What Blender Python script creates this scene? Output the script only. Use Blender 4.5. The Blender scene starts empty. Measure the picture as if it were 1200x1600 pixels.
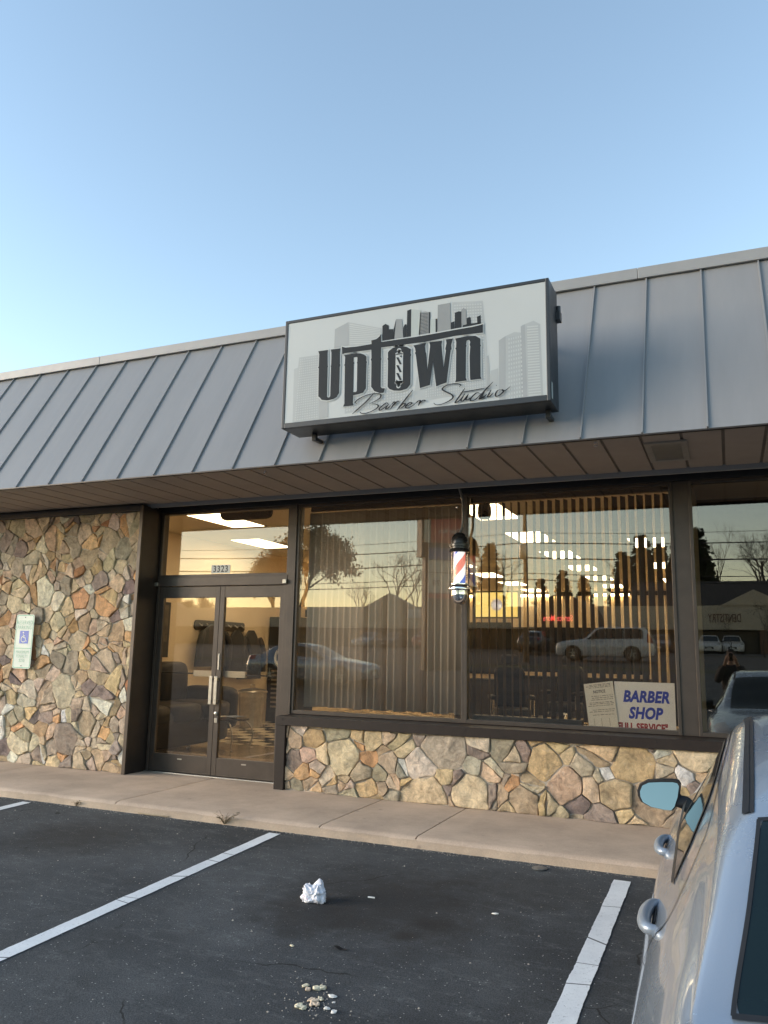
import bpy, bmesh, math, random
from mathutils import Vector, Matrix, noise
from mathutils.geometry import tessellate_polygon
R_ = math.radians
sc = bpy.context.scene
COL = sc.collection

# ------------------------------------------------------------------ camera, sky, sun, exposure
CAM = Vector((0.0, -7.65, 1.4988)); FPX = 1236.2
_y, _p, _r = R_(23.515), R_(9.874), R_(1.108)
FW = Vector((-math.sin(_y)*math.cos(_p), math.cos(_y)*math.cos(_p), math.sin(_p)))
_rt = Vector((math.cos(_y), math.sin(_y), 0)); _up = _rt.cross(FW)
RT = math.cos(_r)*_rt + math.sin(_r)*_up; UP = -math.sin(_r)*_rt + math.cos(_r)*_up
cam = bpy.data.cameras.new('camera'); co = bpy.data.objects.new('camera', cam); COL.objects.link(co)
co.matrix_world = Matrix(((RT.x, UP.x, -FW.x, CAM.x), (RT.y, UP.y, -FW.y, CAM.y), (RT.z, UP.z, -FW.z, CAM.z), (0, 0, 0, 1)))
cam.sensor_fit = 'VERTICAL'; cam.sensor_height = 36; cam.lens = 36*FPX/1600; cam.clip_start = .02; cam.clip_end = 3000
sc.camera = co

SUN_EL, SUN_AZ = 10.0, 242.0
world = bpy.data.worlds.new('World'); sc.world = world; world.use_nodes = True
_nt = world.node_tree; _sky = _nt.nodes.new('ShaderNodeTexSky'); _sky.sky_type = 'NISHITA'; _sky.sun_disc = False
_sky.sun_elevation = R_(SUN_EL); _sky.sun_rotation = R_(SUN_AZ); _sky.altitude = 200
_sky.air_density = 1.0; _sky.dust_density = 0.3; _sky.ozone_density = 0.6
_nt.links.new(_sky.outputs[0], _nt.nodes['Background'].inputs[0]); _nt.nodes['Background'].inputs[1].default_value = 0.118
sl = bpy.data.lights.new('sun', 'SUN'); sl.energy = 1.25; sl.angle = R_(40); sl.color = (1, .86, .74)
so = bpy.data.objects.new('sun', sl); COL.objects.link(so)
# the sky's sun_rotation turns clockwise from +Y
_sd = Vector((math.sin(R_(SUN_AZ))*math.cos(R_(SUN_EL)), math.cos(R_(SUN_AZ))*math.cos(R_(SUN_EL)), math.sin(R_(SUN_EL))))
so.rotation_euler = _sd.to_track_quat('Z', 'Y').to_euler()
sc.view_settings.view_transform = 'Standard'; sc.view_settings.look = 'None'; sc.view_settings.exposure = 1.92
sc.view_settings.gamma = 1
sc.cycles.max_bounces = 10; sc.cycles.transparent_max_bounces = 24
sc.cycles.sample_clamp_indirect = 4

def at(px, py, ax, val):
    """point of the world seen at a photograph pixel, on the plane <axis> = val"""
    d = FW + RT*((px-600)/FPX) - UP*((py-800)/FPX)
    i = 'xyz'.index(ax)
    return CAM + d*((val-CAM[i])/d[i])
def mirrored(px, py, dist):
    """point across the street seen in the shop glass at a pixel, dist metres out from the glass"""
    p = at(px, py, 'y', dist); return Vector((p.x, -dist, p.z))

# ------------------------------------------------------------------ mesh helpers
class MB:
    def __init__(s): s.v = []; s.f = []; s.m = []; s.col = None
    def add(s, vs, fs, mi=0):
        b = len(s.v); s.v += [tuple(v) for v in vs]
        for f in fs: s.f.append(tuple(b+i for i in f)); s.m.append(mi)
        return s
    def box(s, x0, x1, y0, y1, z0, z1, mi=0):
        return s.add([(x0,y0,z0),(x1,y0,z0),(x1,y1,z0),(x0,y1,z0),(x0,y0,z1),(x1,y0,z1),(x1,y1,z1),(x0,y1,z1)],
            [(0,3,2,1),(4,5,6,7),(0,1,5,4),(1,2,6,5),(2,3,7,6),(3,0,4,7)], mi)
    def tube(s, pts, r, n=8, cap=True, mi=0, closed=False):
        pts = [Vector(p) for p in pts]; N = len(pts)
        rs = r if isinstance(r, (list, tuple)) else [r]*N
        b = len(s.v); prev = None
        for i, p in enumerate(pts):
            if closed: t = (pts[(i+1) % N]-pts[i-1])
            else: t = pts[min(i+1, N-1)]-pts[max(i-1, 0)]
            t = t.normalized() if t.length > 1e-9 else Vector((0, 0, 1))
            if prev is None:
                a = Vector((0, 0, 1)) if abs(t.z) < .9 else Vector((1, 0, 0)); u = t.cross(a).normalized()
            else:
                u = prev - t*prev.dot(t); u = u.normalized() if u.length > 1e-6 else t.orthogonal().normalized()
            prev = u; w = t.cross(u)
            for k in range(n):
                a = 2*math.pi*k/n; s.v.append(tuple(p+(u*math.cos(a)+w*math.sin(a))*rs[i]))
        for i in range(N if closed else N-1):
            i2 = (i+1) % N
            for k in range(n):
                k2 = (k+1) % n; s.f.append((b+i*n+k, b+i*n+k2, b+i2*n+k2, b+i2*n+k)); s.m.append(mi)
        if cap and not closed:
            s.f.append(tuple(b+k for k in reversed(range(n)))); s.m.append(mi)
            s.f.append(tuple(b+(N-1)*n+k for k in range(n))); s.m.append(mi)
        return s
    def lathe(s, prof, c=(0, 0, 0), n=24, mi=0):
        b = len(s.v); c = Vector(c)
        for r, z in prof:
            for k in range(n):
                a = 2*math.pi*k/n; s.v.append((c.x+r*math.cos(a), c.y+r*math.sin(a), c.z+z))
        for i in range(len(prof)-1):
            for k in range(n):
                k2 = (k+1) % n; s.f.append((b+i*n+k, b+i*n+k2, b+(i+1)*n+k2, b+(i+1)*n+k)); s.m.append(mi)
        s.f.append(tuple(b+k for k in reversed(range(n)))); s.m.append(mi)
        s.f.append(tuple(b+(len(prof)-1)*n+k for k in range(n))); s.m.append(mi)
        return s
    def prism(s, pts, d, fn, mi=0, holes=()):
        """polygon (with holes) in 2D, extruded by d; fn(u, v, w) -> 3D, w = 0 front, d back"""
        loops = [list(pts)]+[list(h) for h in holes]
        tris = tessellate_polygon([[Vector((p[0], p[1], 0)) for p in l] for l in loops])
        flat = [p for l in loops for p in l]; n = len(flat)
        fs = [tuple(t) for t in tris]
        def area(t): a, b_, c = [flat[i] for i in t]; return (b_[0]-a[0])*(c[1]-a[1])-(c[0]-a[0])*(b_[1]-a[1])
        fs = [t if area(t) > 0 else t[::-1] for t in fs]
        vs = [fn(p[0], p[1], 0) for p in flat]; faces = list(fs)
        if d:
            vs += [fn(p[0], p[1], d) for p in flat]
            faces += [tuple(i+n for i in t[::-1]) for t in fs]
            o = 0
            for l in loops:
                m = len(l)
                for i in range(m): j = (i+1) % m; faces.append((o+i, o+i+n, o+j+n, o+j))
                o += m
        return s.add(vs, faces, mi)
    def grid(s, rows, mi=0, closed=False):
        b = len(s.v); n = len(rows[0])
        for r in rows: s.v += [tuple(p) for p in r]
        for i in range(len(rows)-1):
            for j in range(n if closed else n-1):
                j2 = (j+1) % n; s.f.append((b+i*n+j, b+i*n+j2, b+(i+1)*n+j2, b+(i+1)*n+j)); s.m.append(mi)
        return s
    def build(s, name, mats, parent=None, smooth=None, bevel=0, loc=None, **tags):
        me = bpy.data.meshes.new(name); me.from_pydata(s.v, [], s.f)
        for m in (mats if isinstance(mats, (list, tuple)) else [mats]): me.materials.append(m)
        me.polygons.foreach_set('material_index', s.m)
        if s.col:
            ca = me.color_attributes.new('tint', 'FLOAT_COLOR', 'POINT')
            ca.data.foreach_set('color', [c for q in s.col for c in q])
        me.update()
        o = bpy.data.objects.new(name, me); COL.objects.link(o)
        if smooth is not None:
            bm = bmesh.new(); bm.from_mesh(me)
            bmesh.ops.recalc_face_normals(bm, faces=bm.faces)
            for f in bm.faces: f.smooth = True
            lim = R_(smooth)
            for e in bm.edges:
                if len(e.link_faces) == 2 and e.calc_face_angle(0) > lim: e.smooth = False
            bm.to_mesh(me); bm.free()
        if bevel:
            md = o.modifiers.new('bevel', 'BEVEL'); md.width = bevel; md.segments = 2; md.limit_method = 'ANGLE'; md.harden_normals = False
        if parent: o.parent = parent
        if loc is not None: o.location = loc
        tag(o, **tags); return o
def tag(o, label=None, cat=None, group=None, kind=None):
    if label: o['label'] = label
    if cat: o['category'] = cat
    if group: o['group'] = group
    if kind: o['kind'] = kind
    return o
def thing(name, loc, label, cat, group=None, rz=0):
    o = bpy.data.objects.new(name, None); COL.objects.link(o); o.location = loc; o.rotation_euler.z = rz
    o.empty_display_size = .1
    return tag(o, label, cat, group)
def part(o, parent):
    """child given in world coordinates (parent is an unrotated empty)"""
    o.parent = parent; o.matrix_parent_inverse = Matrix.Translation(-Vector(parent.location)); return o
def kids(o): return [c for c in COL.objects if c.parent == o]
def dup(o, parent=None):
    c = o.copy(); COL.objects.link(c)
    if parent: c.parent = parent
    for k in kids(o): dup(k, c)
    return c
def lerp(a, b, t): return a+(b-a)*t
def interp(tab, x):
    if x <= tab[0][0]: return tab[0][1]
    for (a, va), (b, vb) in zip(tab, tab[1:]):
        if x <= b: return lerp(va, vb, (x-a)/(b-a))
    return tab[-1][1]
def cat_rom(P, n):
    P = [Vector(p) for p in P]; Q = [P[0]*2-P[1]]+P+[P[-1]*2-P[-2]]; out = []
    for i in range(1, len(Q)-2):
        a, b, c, d = Q[i-1:i+3]
        for k in range(n):
            t = k/n
            out.append(.5*((2*b)+(c-a)*t+(2*a-5*b+4*c-d)*t*t+(3*b-a-3*c+d)*t**3))
    return out+[P[-1]]

# ------------------------------------------------------------------ materials
def new_mat(name):
    m = bpy.data.materials.new(name); m.use_nodes = True
    return m, m.node_tree, m.node_tree.nodes['Principled BSDF']
def nd(nt, typ, **kw):
    n = nt.nodes.new(typ)
    for k, v in kw.items():
        if hasattr(n, k): setattr(n, k, v)
        else: n.inputs[k].default_value = v
    return n
def pmat(name, col, rough=.6, metal=0, var=.12, scale=8, bump=0, bscale=60, coat=0, rvar=.08, emit=None, spec=None, stretch=None):
    """plain procedural surface: colour broken up by two noises, roughness noise, fine bump"""
    m, nt, b = new_mat(name); L = nt.links
    tc = nd(nt, 'ShaderNodeTexCoord'); mp = nd(nt, 'ShaderNodeMapping'); L.new(tc.outputs['Object'], mp.inputs[0])
    if stretch: mp.inputs['Scale'].default_value = stretch
    n1 = nd(nt, 'ShaderNodeTexNoise', Scale=scale, Detail=6, Roughness=.65); L.new(mp.outputs[0], n1.inputs['Vector'])
    rp = nd(nt, 'ShaderNodeValToRGB'); e = rp.color_ramp.elements
    e[0].position = .3; e[1].position = .7
    e[0].color = (*[c*(1-var) for c in col], 1); e[1].color = (*[min(1, c*(1+var)) for c in col], 1)
    L.new(n1.outputs['Fac'], rp.inputs[0]); L.new(rp.outputs[0], b.inputs['Base Color'])
    mr = nd(nt, 'ShaderNodeMapRange'); mr.inputs['To Min'].default_value = max(.02, rough-rvar); mr.inputs['To Max'].default_value = min(1, rough+rvar)
    n2 = nd(nt, 'ShaderNodeTexNoise', Scale=scale*2.7, Detail=4); L.new(mp.outputs[0], n2.inputs['Vector'])
    L.new(n2.outputs['Fac'], mr.inputs['Value']); L.new(mr.outputs[0], b.inputs['Roughness'])
    b.inputs['Metallic'].default_value = metal; b.inputs['Coat Weight'].default_value = coat
    if spec is not None: b.inputs['Specular IOR Level'].default_value = spec
    if bump:
        n3 = nd(nt, 'ShaderNodeTexNoise', Scale=bscale, Detail=5); L.new(mp.outputs[0], n3.inputs['Vector'])
        bp = nd(nt, 'ShaderNodeBump', Strength=bump, Distance=.01); L.new(n3.outputs['Fac'], bp.inputs['Height']); L.new(bp.outputs[0], b.inputs['Normal'])
    if emit:
        b.inputs['Emission Color'].default_value = (*emit[0], 1); b.inputs['Emission Strength'].default_value = emit[1]
    return m
def glass_mat(name, tint, f0=.05, gain=1.0):
    """window glass: straight-through tint plus Schlick reflection"""
    m, nt, b = new_mat(name); L = nt.links; nt.nodes.remove(b); out = nt.nodes['Material Output']
    g = nd(nt, 'ShaderNodeNewGeometry'); dp = nd(nt, 'ShaderNodeVectorMath', operation='DOT_PRODUCT')
    L.new(g.outputs['Incoming'], dp.inputs[0]); L.new(g.outputs['Normal'], dp.inputs[1])
    ab = nd(nt, 'ShaderNodeMath', operation='ABSOLUTE'); L.new(dp.outputs['Value'], ab.inputs[0])
    om = nd(nt, 'ShaderNodeMath', operation='SUBTRACT'); om.inputs[0].default_value = 1; L.new(ab.outputs[0], om.inputs[1])
    pw = nd(nt, 'ShaderNodeMath', operation='POWER'); L.new(om.outputs[0], pw.inputs[0]); pw.inputs[1].default_value = 5
    ma = nd(nt, 'ShaderNodeMath', operation='MULTIPLY_ADD'); L.new(pw.outputs[0], ma.inputs[0]); ma.inputs[1].default_value = (1-f0)*gain; ma.inputs[2].default_value = f0
    t = nd(nt, 'ShaderNodeBsdfTransparent'); t.inputs[0].default_value = (*tint, 1)
    gl = nd(nt, 'ShaderNodeBsdfGlossy'); gl.inputs['Roughness'].default_value = 0.0; gl.inputs['Color'].default_value = (1, .88, .77, 1)   # warm tint paints a warmer sky into the reflection
    # float glass is never dead flat: very long, shallow waves
    tc = nd(nt, 'ShaderNodeTexCoord'); n = nd(nt, 'ShaderNodeTexNoise', Scale=.9, Detail=1); L.new(tc.outputs['Object'], n.inputs['Vector'])
    bp = nd(nt, 'ShaderNodeBump', Strength=.05, Distance=.008); L.new(n.outputs['Fac'], bp.inputs['Height']); L.new(bp.outputs[0], gl.inputs['Normal'])
    mx = nd(nt, 'ShaderNodeMixShader'); L.new(ma.outputs[0], mx.inputs[0]); L.new(t.outputs[0], mx.inputs[1]); L.new(gl.outputs[0], mx.inputs[2])
    L.new(mx.outputs[0], out.inputs[0]); return m
def emit_mat(name, col, st):
    m, nt, b = new_mat(name); b.inputs['Base Color'].default_value = (.8, .8, .8, 1)
    b.inputs['Emission Color'].default_value = (*col, 1); b.inputs['Emission Strength'].default_value = st; b.inputs['Roughness'].default_value = .5
    return m

def asphalt_mat():
    m, nt, b = new_mat('asphalt'); L = nt.links
    tc = nd(nt, 'ShaderNodeTexCoord'); P = tc.outputs['Object']
    def nz(s, d=6, r=.6):
        n = nd(nt, 'ShaderNodeTexNoise', Scale=s, Detail=d, Roughness=r); L.new(P, n.inputs['Vector']); return n.outputs['Fac']
    def ramp(src, *st):
        r = nd(nt, 'ShaderNodeValToRGB'); e = r.color_ramp.elements
        while len(e) < len(st): e.new(.5)
        for q, (p, c) in zip(e, st): q.position = p; q.color = (*c, 1) if isinstance(c, tuple) else (c, c, c, 1)
        L.new(src, r.inputs[0]); return r.outputs[0]
    def mix(f, a, c, mode='MIX'):
        x = nd(nt, 'ShaderNodeMix', data_type='RGBA', blend_type=mode)
        if isinstance(f, float): x.inputs[0].default_value = f
        else: L.new(f, x.inputs[0])
        for s_, k in ((a, 6), (c, 7)):
            if isinstance(s_, tuple): x.inputs[k].default_value = (*s_, 1)
            else: L.new(s_, x.inputs[k])
        return x.outputs[2]
    base = ramp(nz(.9, 8, .7), (.28, (.034, .038, .042)), (.5, (.054, .059, .063)), (.74, (.092, .098, .102)))
    base = mix(1.0, base, ramp(nz(.33, 5, .65), (.36, .72), (.5, 1.0), (.64, 1.22)), 'MULTIPLY')
    grain = ramp(nz(140, 3, .8), (.35, .55), (.5, 1.0), (.66, 1.75))
    c = mix(1.0, base, grain, 'MULTIPLY')
    # pale scuffed streaks, roughly along the parking bays
    mp = nd(nt, 'ShaderNodeMapping'); L.new(P, mp.inputs[0]); mp.inputs['Scale'].default_value = (2.6, 7, 1); mp.inputs['Rotation'].default_value = (0, 0, .35)
    sn = nd(nt, 'ShaderNodeTexNoise', Scale=1.4, Detail=8, Roughness=.75); L.new(mp.outputs[0], sn.inputs['Vector'])
    sf = ramp(sn.outputs['Fac'], (.52, 0.0), (.72, .75)); sg = ramp(nz(55, 4, .8), (.42, 0.0), (.6, 1.0))
    sm = nd(nt, 'ShaderNodeMath', operation='MULTIPLY'); L.new(sf, sm.inputs[0]); L.new(sg, sm.inputs[1])
    c = mix(sm.outputs[0], c, (.19, .20, .20))
    # light chips of aggregate
    vo = nd(nt, 'ShaderNodeTexVoronoi', Scale=95); L.new(P, vo.inputs['Vector'])
    rc = nd(nt, 'ShaderNodeSeparateColor'); L.new(vo.outputs['Color'], rc.inputs[0])
    g1 = nd(nt, 'ShaderNodeMath', operation='GREATER_THAN'); L.new(rc.outputs[0], g1.inputs[0]); g1.inputs[1].default_value = .972
    g2 = nd(nt, 'ShaderNodeMath', operation='LESS_THAN'); L.new(vo.outputs['Distance'], g2.inputs[0]); g2.inputs[1].default_value = .34
    g3 = nd(nt, 'ShaderNodeMath', operation='MULTIPLY'); L.new(g1.outputs[0], g3.inputs[0]); L.new(g2.outputs[0], g3.inputs[1])
    c = mix(g3.outputs[0], c, (.34, .34, .32))
    # oil drips left by parked cars (stains with a shape of their own)
    for (x, y, r, st) in ((-2.0, -2.85, .85, .75), (-1.62, -3.12, .16, .8), (-1.72, -3.3, .1, .85), (-4.9, -2.5, .6, .6), (-2.35, -3.25, .35, .5), (-1.3, -2.2, .5, .4)):
        vs = nd(nt, 'ShaderNodeVectorMath', operation='DISTANCE'); L.new(P, vs.inputs[0]); vs.inputs[1].default_value = (x, y, 0)
        wob = nd(nt, 'ShaderNodeMath', operation='MULTIPLY_ADD'); L.new(nz(4.5, 5, .7), wob.inputs[0]); wob.inputs[1].default_value = r*1.5; L.new(vs.outputs['Value'], wob.inputs[2])
        mr = nd(nt, 'ShaderNodeMapRange'); L.new(wob.outputs[0], mr.inputs['Value']); mr.inputs['From Min'].default_value = r*1.1; mr.inputs['From Max'].default_value = r*1.85
        mr.inputs['To Min'].default_value = st; mr.inputs['To Max'].default_value = 0
        c = mix(mr.outputs[0], c, (.020, .019, .018))
    # hairline cracks
    vc = nd(nt, 'ShaderNodeTexVoronoi', Scale=.55, feature='DISTANCE_TO_EDGE')
    wn = nd(nt, 'ShaderNodeTexNoise', Scale=2.2, Detail=6); L.new(P, wn.inputs['Vector'])
    wv = nd(nt, 'ShaderNodeMixRGB'); wv.inputs[0].default_value = .25; L.new(P, wv.inputs[1]); L.new(wn.outputs['Color'], wv.inputs[2]); L.new(wv.outputs[0], vc.inputs['Vector'])
    ck = nd(nt, 'ShaderNodeMath', operation='LESS_THAN'); L.new(vc.outputs['Distance'], ck.inputs[0]); ck.inputs[1].default_value = .0022
    cm = nd(nt, 'ShaderNodeMath', operation='MULTIPLY'); L.new(ck.outputs[0], cm.inputs[0]); L.new(ramp(nz(1.1, 3), (.5, 0.0), (.56, .8)), cm.inputs[1])
    c = mix(cm.outputs[0], c, (.008, .008, .008))
    L.new(c, b.inputs['Base Color']); b.inputs['Roughness'].default_value = .82; b.inputs['Specular IOR Level'].default_value = .35
    bp = nd(nt, 'ShaderNodeBump', Strength=.75, Distance=.006); L.new(nz(120, 4, .8), bp.inputs['Height'])
    L.new(bp.outputs[0], b.inputs['Normal']); return m
def concrete_mat(name, col, dirt=.5):
    m, nt, b = new_mat(name); L = nt.links; tc = nd(nt, 'ShaderNodeTexCoord'); P = tc.outputs['Object']
    def nz(s, d=6, r=.6):
        n = nd(nt, 'ShaderNodeTexNoise', Scale=s, Detail=d, Roughness=r); L.new(P, n.inputs['Vector']); return n.outputs['Fac']
    r = nd(nt, 'ShaderNodeValToRGB'); e = r.color_ramp.elements; e[0].position = .28; e[1].position = .72
    e[0].color = (*[c*.70 for c in col], 1); e[1].color = (*[c*1.15 for c in col], 1); L.new(nz(1.7, 9, .72), r.inputs[0])
    r2 = nd(nt, 'ShaderNodeValToRGB'); e = r2.color_ramp.elements; e[0].position = .3; e[1].position = .75; e[0].color = (.78, .77, .75, 1); e[1].color = (1.12, 1.1, 1.08, 1); L.new(nz(120, 3, .8), r2.inputs[0])
    x = nd(nt, 'ShaderNodeMix', data_type='RGBA', blend_type='MULTIPLY'); x.inputs[0].default_value = 1; L.new(r.outputs[0], x.inputs[6]); L.new(r2.outputs[0], x.inputs[7])
    r3 = nd(nt, 'ShaderNodeValToRGB'); e = r3.color_ramp.elements; e[0].position = .6; e[1].position = .75; e[0].color = (0, 0, 0, 1); e[1].color = (dirt, dirt, dirt, 1); L.new(nz(7, 7, .75), r3.inputs[0])
    y = nd(nt, 'ShaderNodeMix', data_type='RGBA'); L.new(r3.outputs[0], y.inputs[0]); L.new(x.outputs[2], y.inputs[6]); y.inputs[7].default_value = (*[c*.55 for c in col], 1)
    # trodden gum and drip spots
    vo = nd(nt, 'ShaderNodeTexVoronoi', Scale=4.5); L.new(P, vo.inputs['Vector']); rc = nd(nt, 'ShaderNodeSeparateColor'); L.new(vo.outputs['Color'], rc.inputs[0])
    g1 = nd(nt, 'ShaderNodeMath', operation='GREATER_THAN'); L.new(rc.outputs[0], g1.inputs[0]); g1.inputs[1].default_value = .55
    g2 = nd(nt, 'ShaderNodeMapRange'); L.new(vo.outputs['Distance'], g2.inputs['Value']); g2.inputs['From Min'].default_value = .05; g2.inputs['From Max'].default_value = .11; g2.inputs['To Min'].default_value = .55; g2.inputs['To Max'].default_value = 0
    g3 = nd(nt, 'ShaderNodeMath', operation='MULTIPLY'); L.new(g1.outputs[0], g3.inputs[0]); L.new(g2.outputs[0], g3.inputs[1])
    y2 = nd(nt, 'ShaderNodeMix', data_type='RGBA'); L.new(g3.outputs[0], y2.inputs[0]); L.new(y.outputs[2], y2.inputs[6]); y2.inputs[7].default_value = (*[c*.42 for c in col], 1); y = y2
    L.new(y.outputs[2], b.inputs['Base Color']); b.inputs['Roughness'].default_value = .85
    bp = nd(nt, 'ShaderNodeBump', Strength=.35, Distance=.004); L.new(nz(90, 5, .75), bp.inputs['Height']); L.new(bp.outputs[0], b.inputs['Normal']); return m
def stone_mat():
    m, nt, b = new_mat('field_stone'); L = nt.links; tc = nd(nt, 'ShaderNodeTexCoord'); P = tc.outputs['Object']
    a = nd(nt, 'ShaderNodeAttribute', attribute_name='tint')
    def nz(s, d=6, r=.6, dist=0):
        n = nd(nt, 'ShaderNodeTexNoise', Scale=s, Detail=d, Roughness=r, Distortion=dist); L.new(P, n.inputs['Vector']); return n
    r = nd(nt, 'ShaderNodeValToRGB'); e = r.color_ramp.elements; e[0].position = .32; e[1].position = .7
    e[0].color = (.42, .39, .38, 1); e[1].color = (1.45, 1.4, 1.32, 1); L.new(nz(11, 12, .80, .9).outputs['Fac'], r.inputs[0])
    x = nd(nt, 'ShaderNodeMix', data_type='RGBA', blend_type='MULTIPLY'); x.inputs[0].default_value = 1; L.new(a.outputs['Color'], x.inputs[6]); L.new(r.outputs[0], x.inputs[7])
    # rusty and pale mineral staining
    f = nd(nt, 'ShaderNodeValToRGB'); e = f.color_ramp.elements; e[0].position = .58; e[1].position = .74; e[0].color = (0, 0, 0, 1); e[1].color = (.5, .5, .5, 1); L.new(nz(5.5, 8, .7, 1.2).outputs['Fac'], f.inputs[0])
    y = nd(nt, 'ShaderNodeMix', data_type='RGBA'); L.new(f.outputs[0], y.inputs[0]); L.new(x.outputs[2], y.inputs[6]); y.inputs[7].default_value = (.42, .28, .17, 1)
    f2 = nd(nt, 'ShaderNodeValToRGB'); e = f2.color_ramp.elements; e[0].position = .6; e[1].position = .68; e[0].color = (0, 0, 0, 1); e[1].color = (.5, .5, .5, 1); L.new(nz(14, 9, .8, .3).outputs['Fac'], f2.inputs[0])
    z = nd(nt, 'ShaderNodeMix', data_type='RGBA'); L.new(f2.outputs[0], z.inputs[0]); L.new(y.outputs[2], z.inputs[6]); z.inputs[7].default_value = (.20, .17, .15, 1)
    f3 = nd(nt, 'ShaderNodeValToRGB'); e = f3.color_ramp.elements; e[0].position = .57; e[1].position = .70; e[0].color = (0, 0, 0, 1); e[1].color = (.55, .55, .55, 1); L.new(nz(8, 11, .8, .8).outputs['Fac'], f3.inputs[0])
    z2_ = nd(nt, 'ShaderNodeMix', data_type='RGBA'); L.new(f3.outputs[0], z2_.inputs[0]); L.new(z.outputs[2], z2_.inputs[6]); z2_.inputs[7].default_value = (.66, .58, .48, 1); z = z2_
    L.new(z.outputs[2], b.inputs['Base Color']); b.inputs['Roughness'].default_value = .83; b.inputs['Specular IOR Level'].default_value = .3
    bp = nd(nt, 'ShaderNodeBump', Strength=1.0, Distance=.03); L.new(nz(13, 14, .82, .7).outputs['Fac'], bp.inputs['Height']); L.new(bp.outputs[0], b.inputs['Normal']); return m
def checker_mat():
    m, nt, b = new_mat('checkered_floor'); L = nt.links; tc = nd(nt, 'ShaderNodeTexCoord')
    ck = nd(nt, 'ShaderNodeTexChecker', Scale=3.28); L.new(tc.outputs['Object'], ck.inputs['Vector']); ck.inputs[1].default_value = (.62, .54, .40, 1); ck.inputs[2].default_value = (.02, .02, .02, 1)
    L.new(ck.outputs['Color'], b.inputs['Base Color']); b.inputs['Roughness'].default_value = .18; return m
def paint_mat(name, col, metal=.75, rough=.3):
    m, nt, b = new_mat(name); L = nt.links; tc = nd(nt, 'ShaderNodeTexCoord')
    n = nd(nt, 'ShaderNodeTexNoise', Scale=900, Detail=2); L.new(tc.outputs['Object'], n.inputs['Vector'])
    r = nd(nt, 'ShaderNodeValToRGB'); e = r.color_ramp.elements; e[0].position = .3; e[1].position = .7
    e[0].color = (*[c*.95 for c in col], 1); e[1].color = (*[min(1, c*1.05) for c in col], 1); L.new(n.outputs['Fac'], r.inputs[0]); L.new(r.outputs[0], b.inputs['Base Color'])
    d = nd(nt, 'ShaderNodeTexNoise', Scale=3.5, Detail=8, Roughness=.7); L.new(tc.outputs['Object'], d.inputs['Vector'])
    mr = nd(nt, 'ShaderNodeMapRange'); mr.inputs['To Min'].default_value = rough-.03; mr.inputs['To Max'].default_value = rough+.05; L.new(d.outputs['Fac'], mr.inputs['Value']); L.new(mr.outputs[0], b.inputs['Roughness'])
    b.inputs['Metallic'].default_value = metal; b.inputs['Coat Weight'].default_value = .9; b.inputs['Coat Roughness'].default_value = .05
    return m

M = dict(
    asphalt=asphalt_mat(), sidewalk=concrete_mat('sidewalk_concrete', (.55, .43, .33), .35), kerb=concrete_mat('kerb_concrete', (.46, .355, .255), .6),
    stone=stone_mat(), mortar=pmat('mortar', (.42, .36, .285), .95, var=.3, scale=25, bump=.8, bscale=80),
    roof=pmat('standing_seam_metal', (.215, .218, .222), .42, .0, var=.05, scale=1.3, rvar=.07, bump=.03, bscale=3, spec=.5),
    ridge=pmat('ridge_metal', (.25, .255, .26), .45, var=.06, scale=3),
    soffit=pmat('soffit_panel', (.34, .285, .24), .7, var=.07, scale=3), soffit_gap=pmat('soffit_groove', (.16, .135, .115), .8),
    bronze=pmat('bronze_aluminium', (.062, .048, .038), .42, .35, var=.15, scale=6, rvar=.1), bronze_dark=pmat('dark_bronze', (.025, .019, .016), .5, .2, var=.2, scale=5),
    trim=pmat('painted_brown_trim', (.020, .0135, .0105), .5, spec=.3, var=.2, scale=9, bump=.05), black=pmat('black_paint', (.012, .012, .013), .5, var=.2),
    glass=glass_mat('window_glass', (.88, .86, .82), .105), door_glass=glass_mat('door_glass', (.92, .89, .84), .10),
    alu=pmat('brushed_aluminium', (.40, .37, .32), .35, .9, var=.12, scale=4, stretch=(1, 1, 12)), chrome=pmat('chrome', (.75, .75, .76), .1, 1, var=.05, rvar=.04),
    line=None,
)
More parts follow.
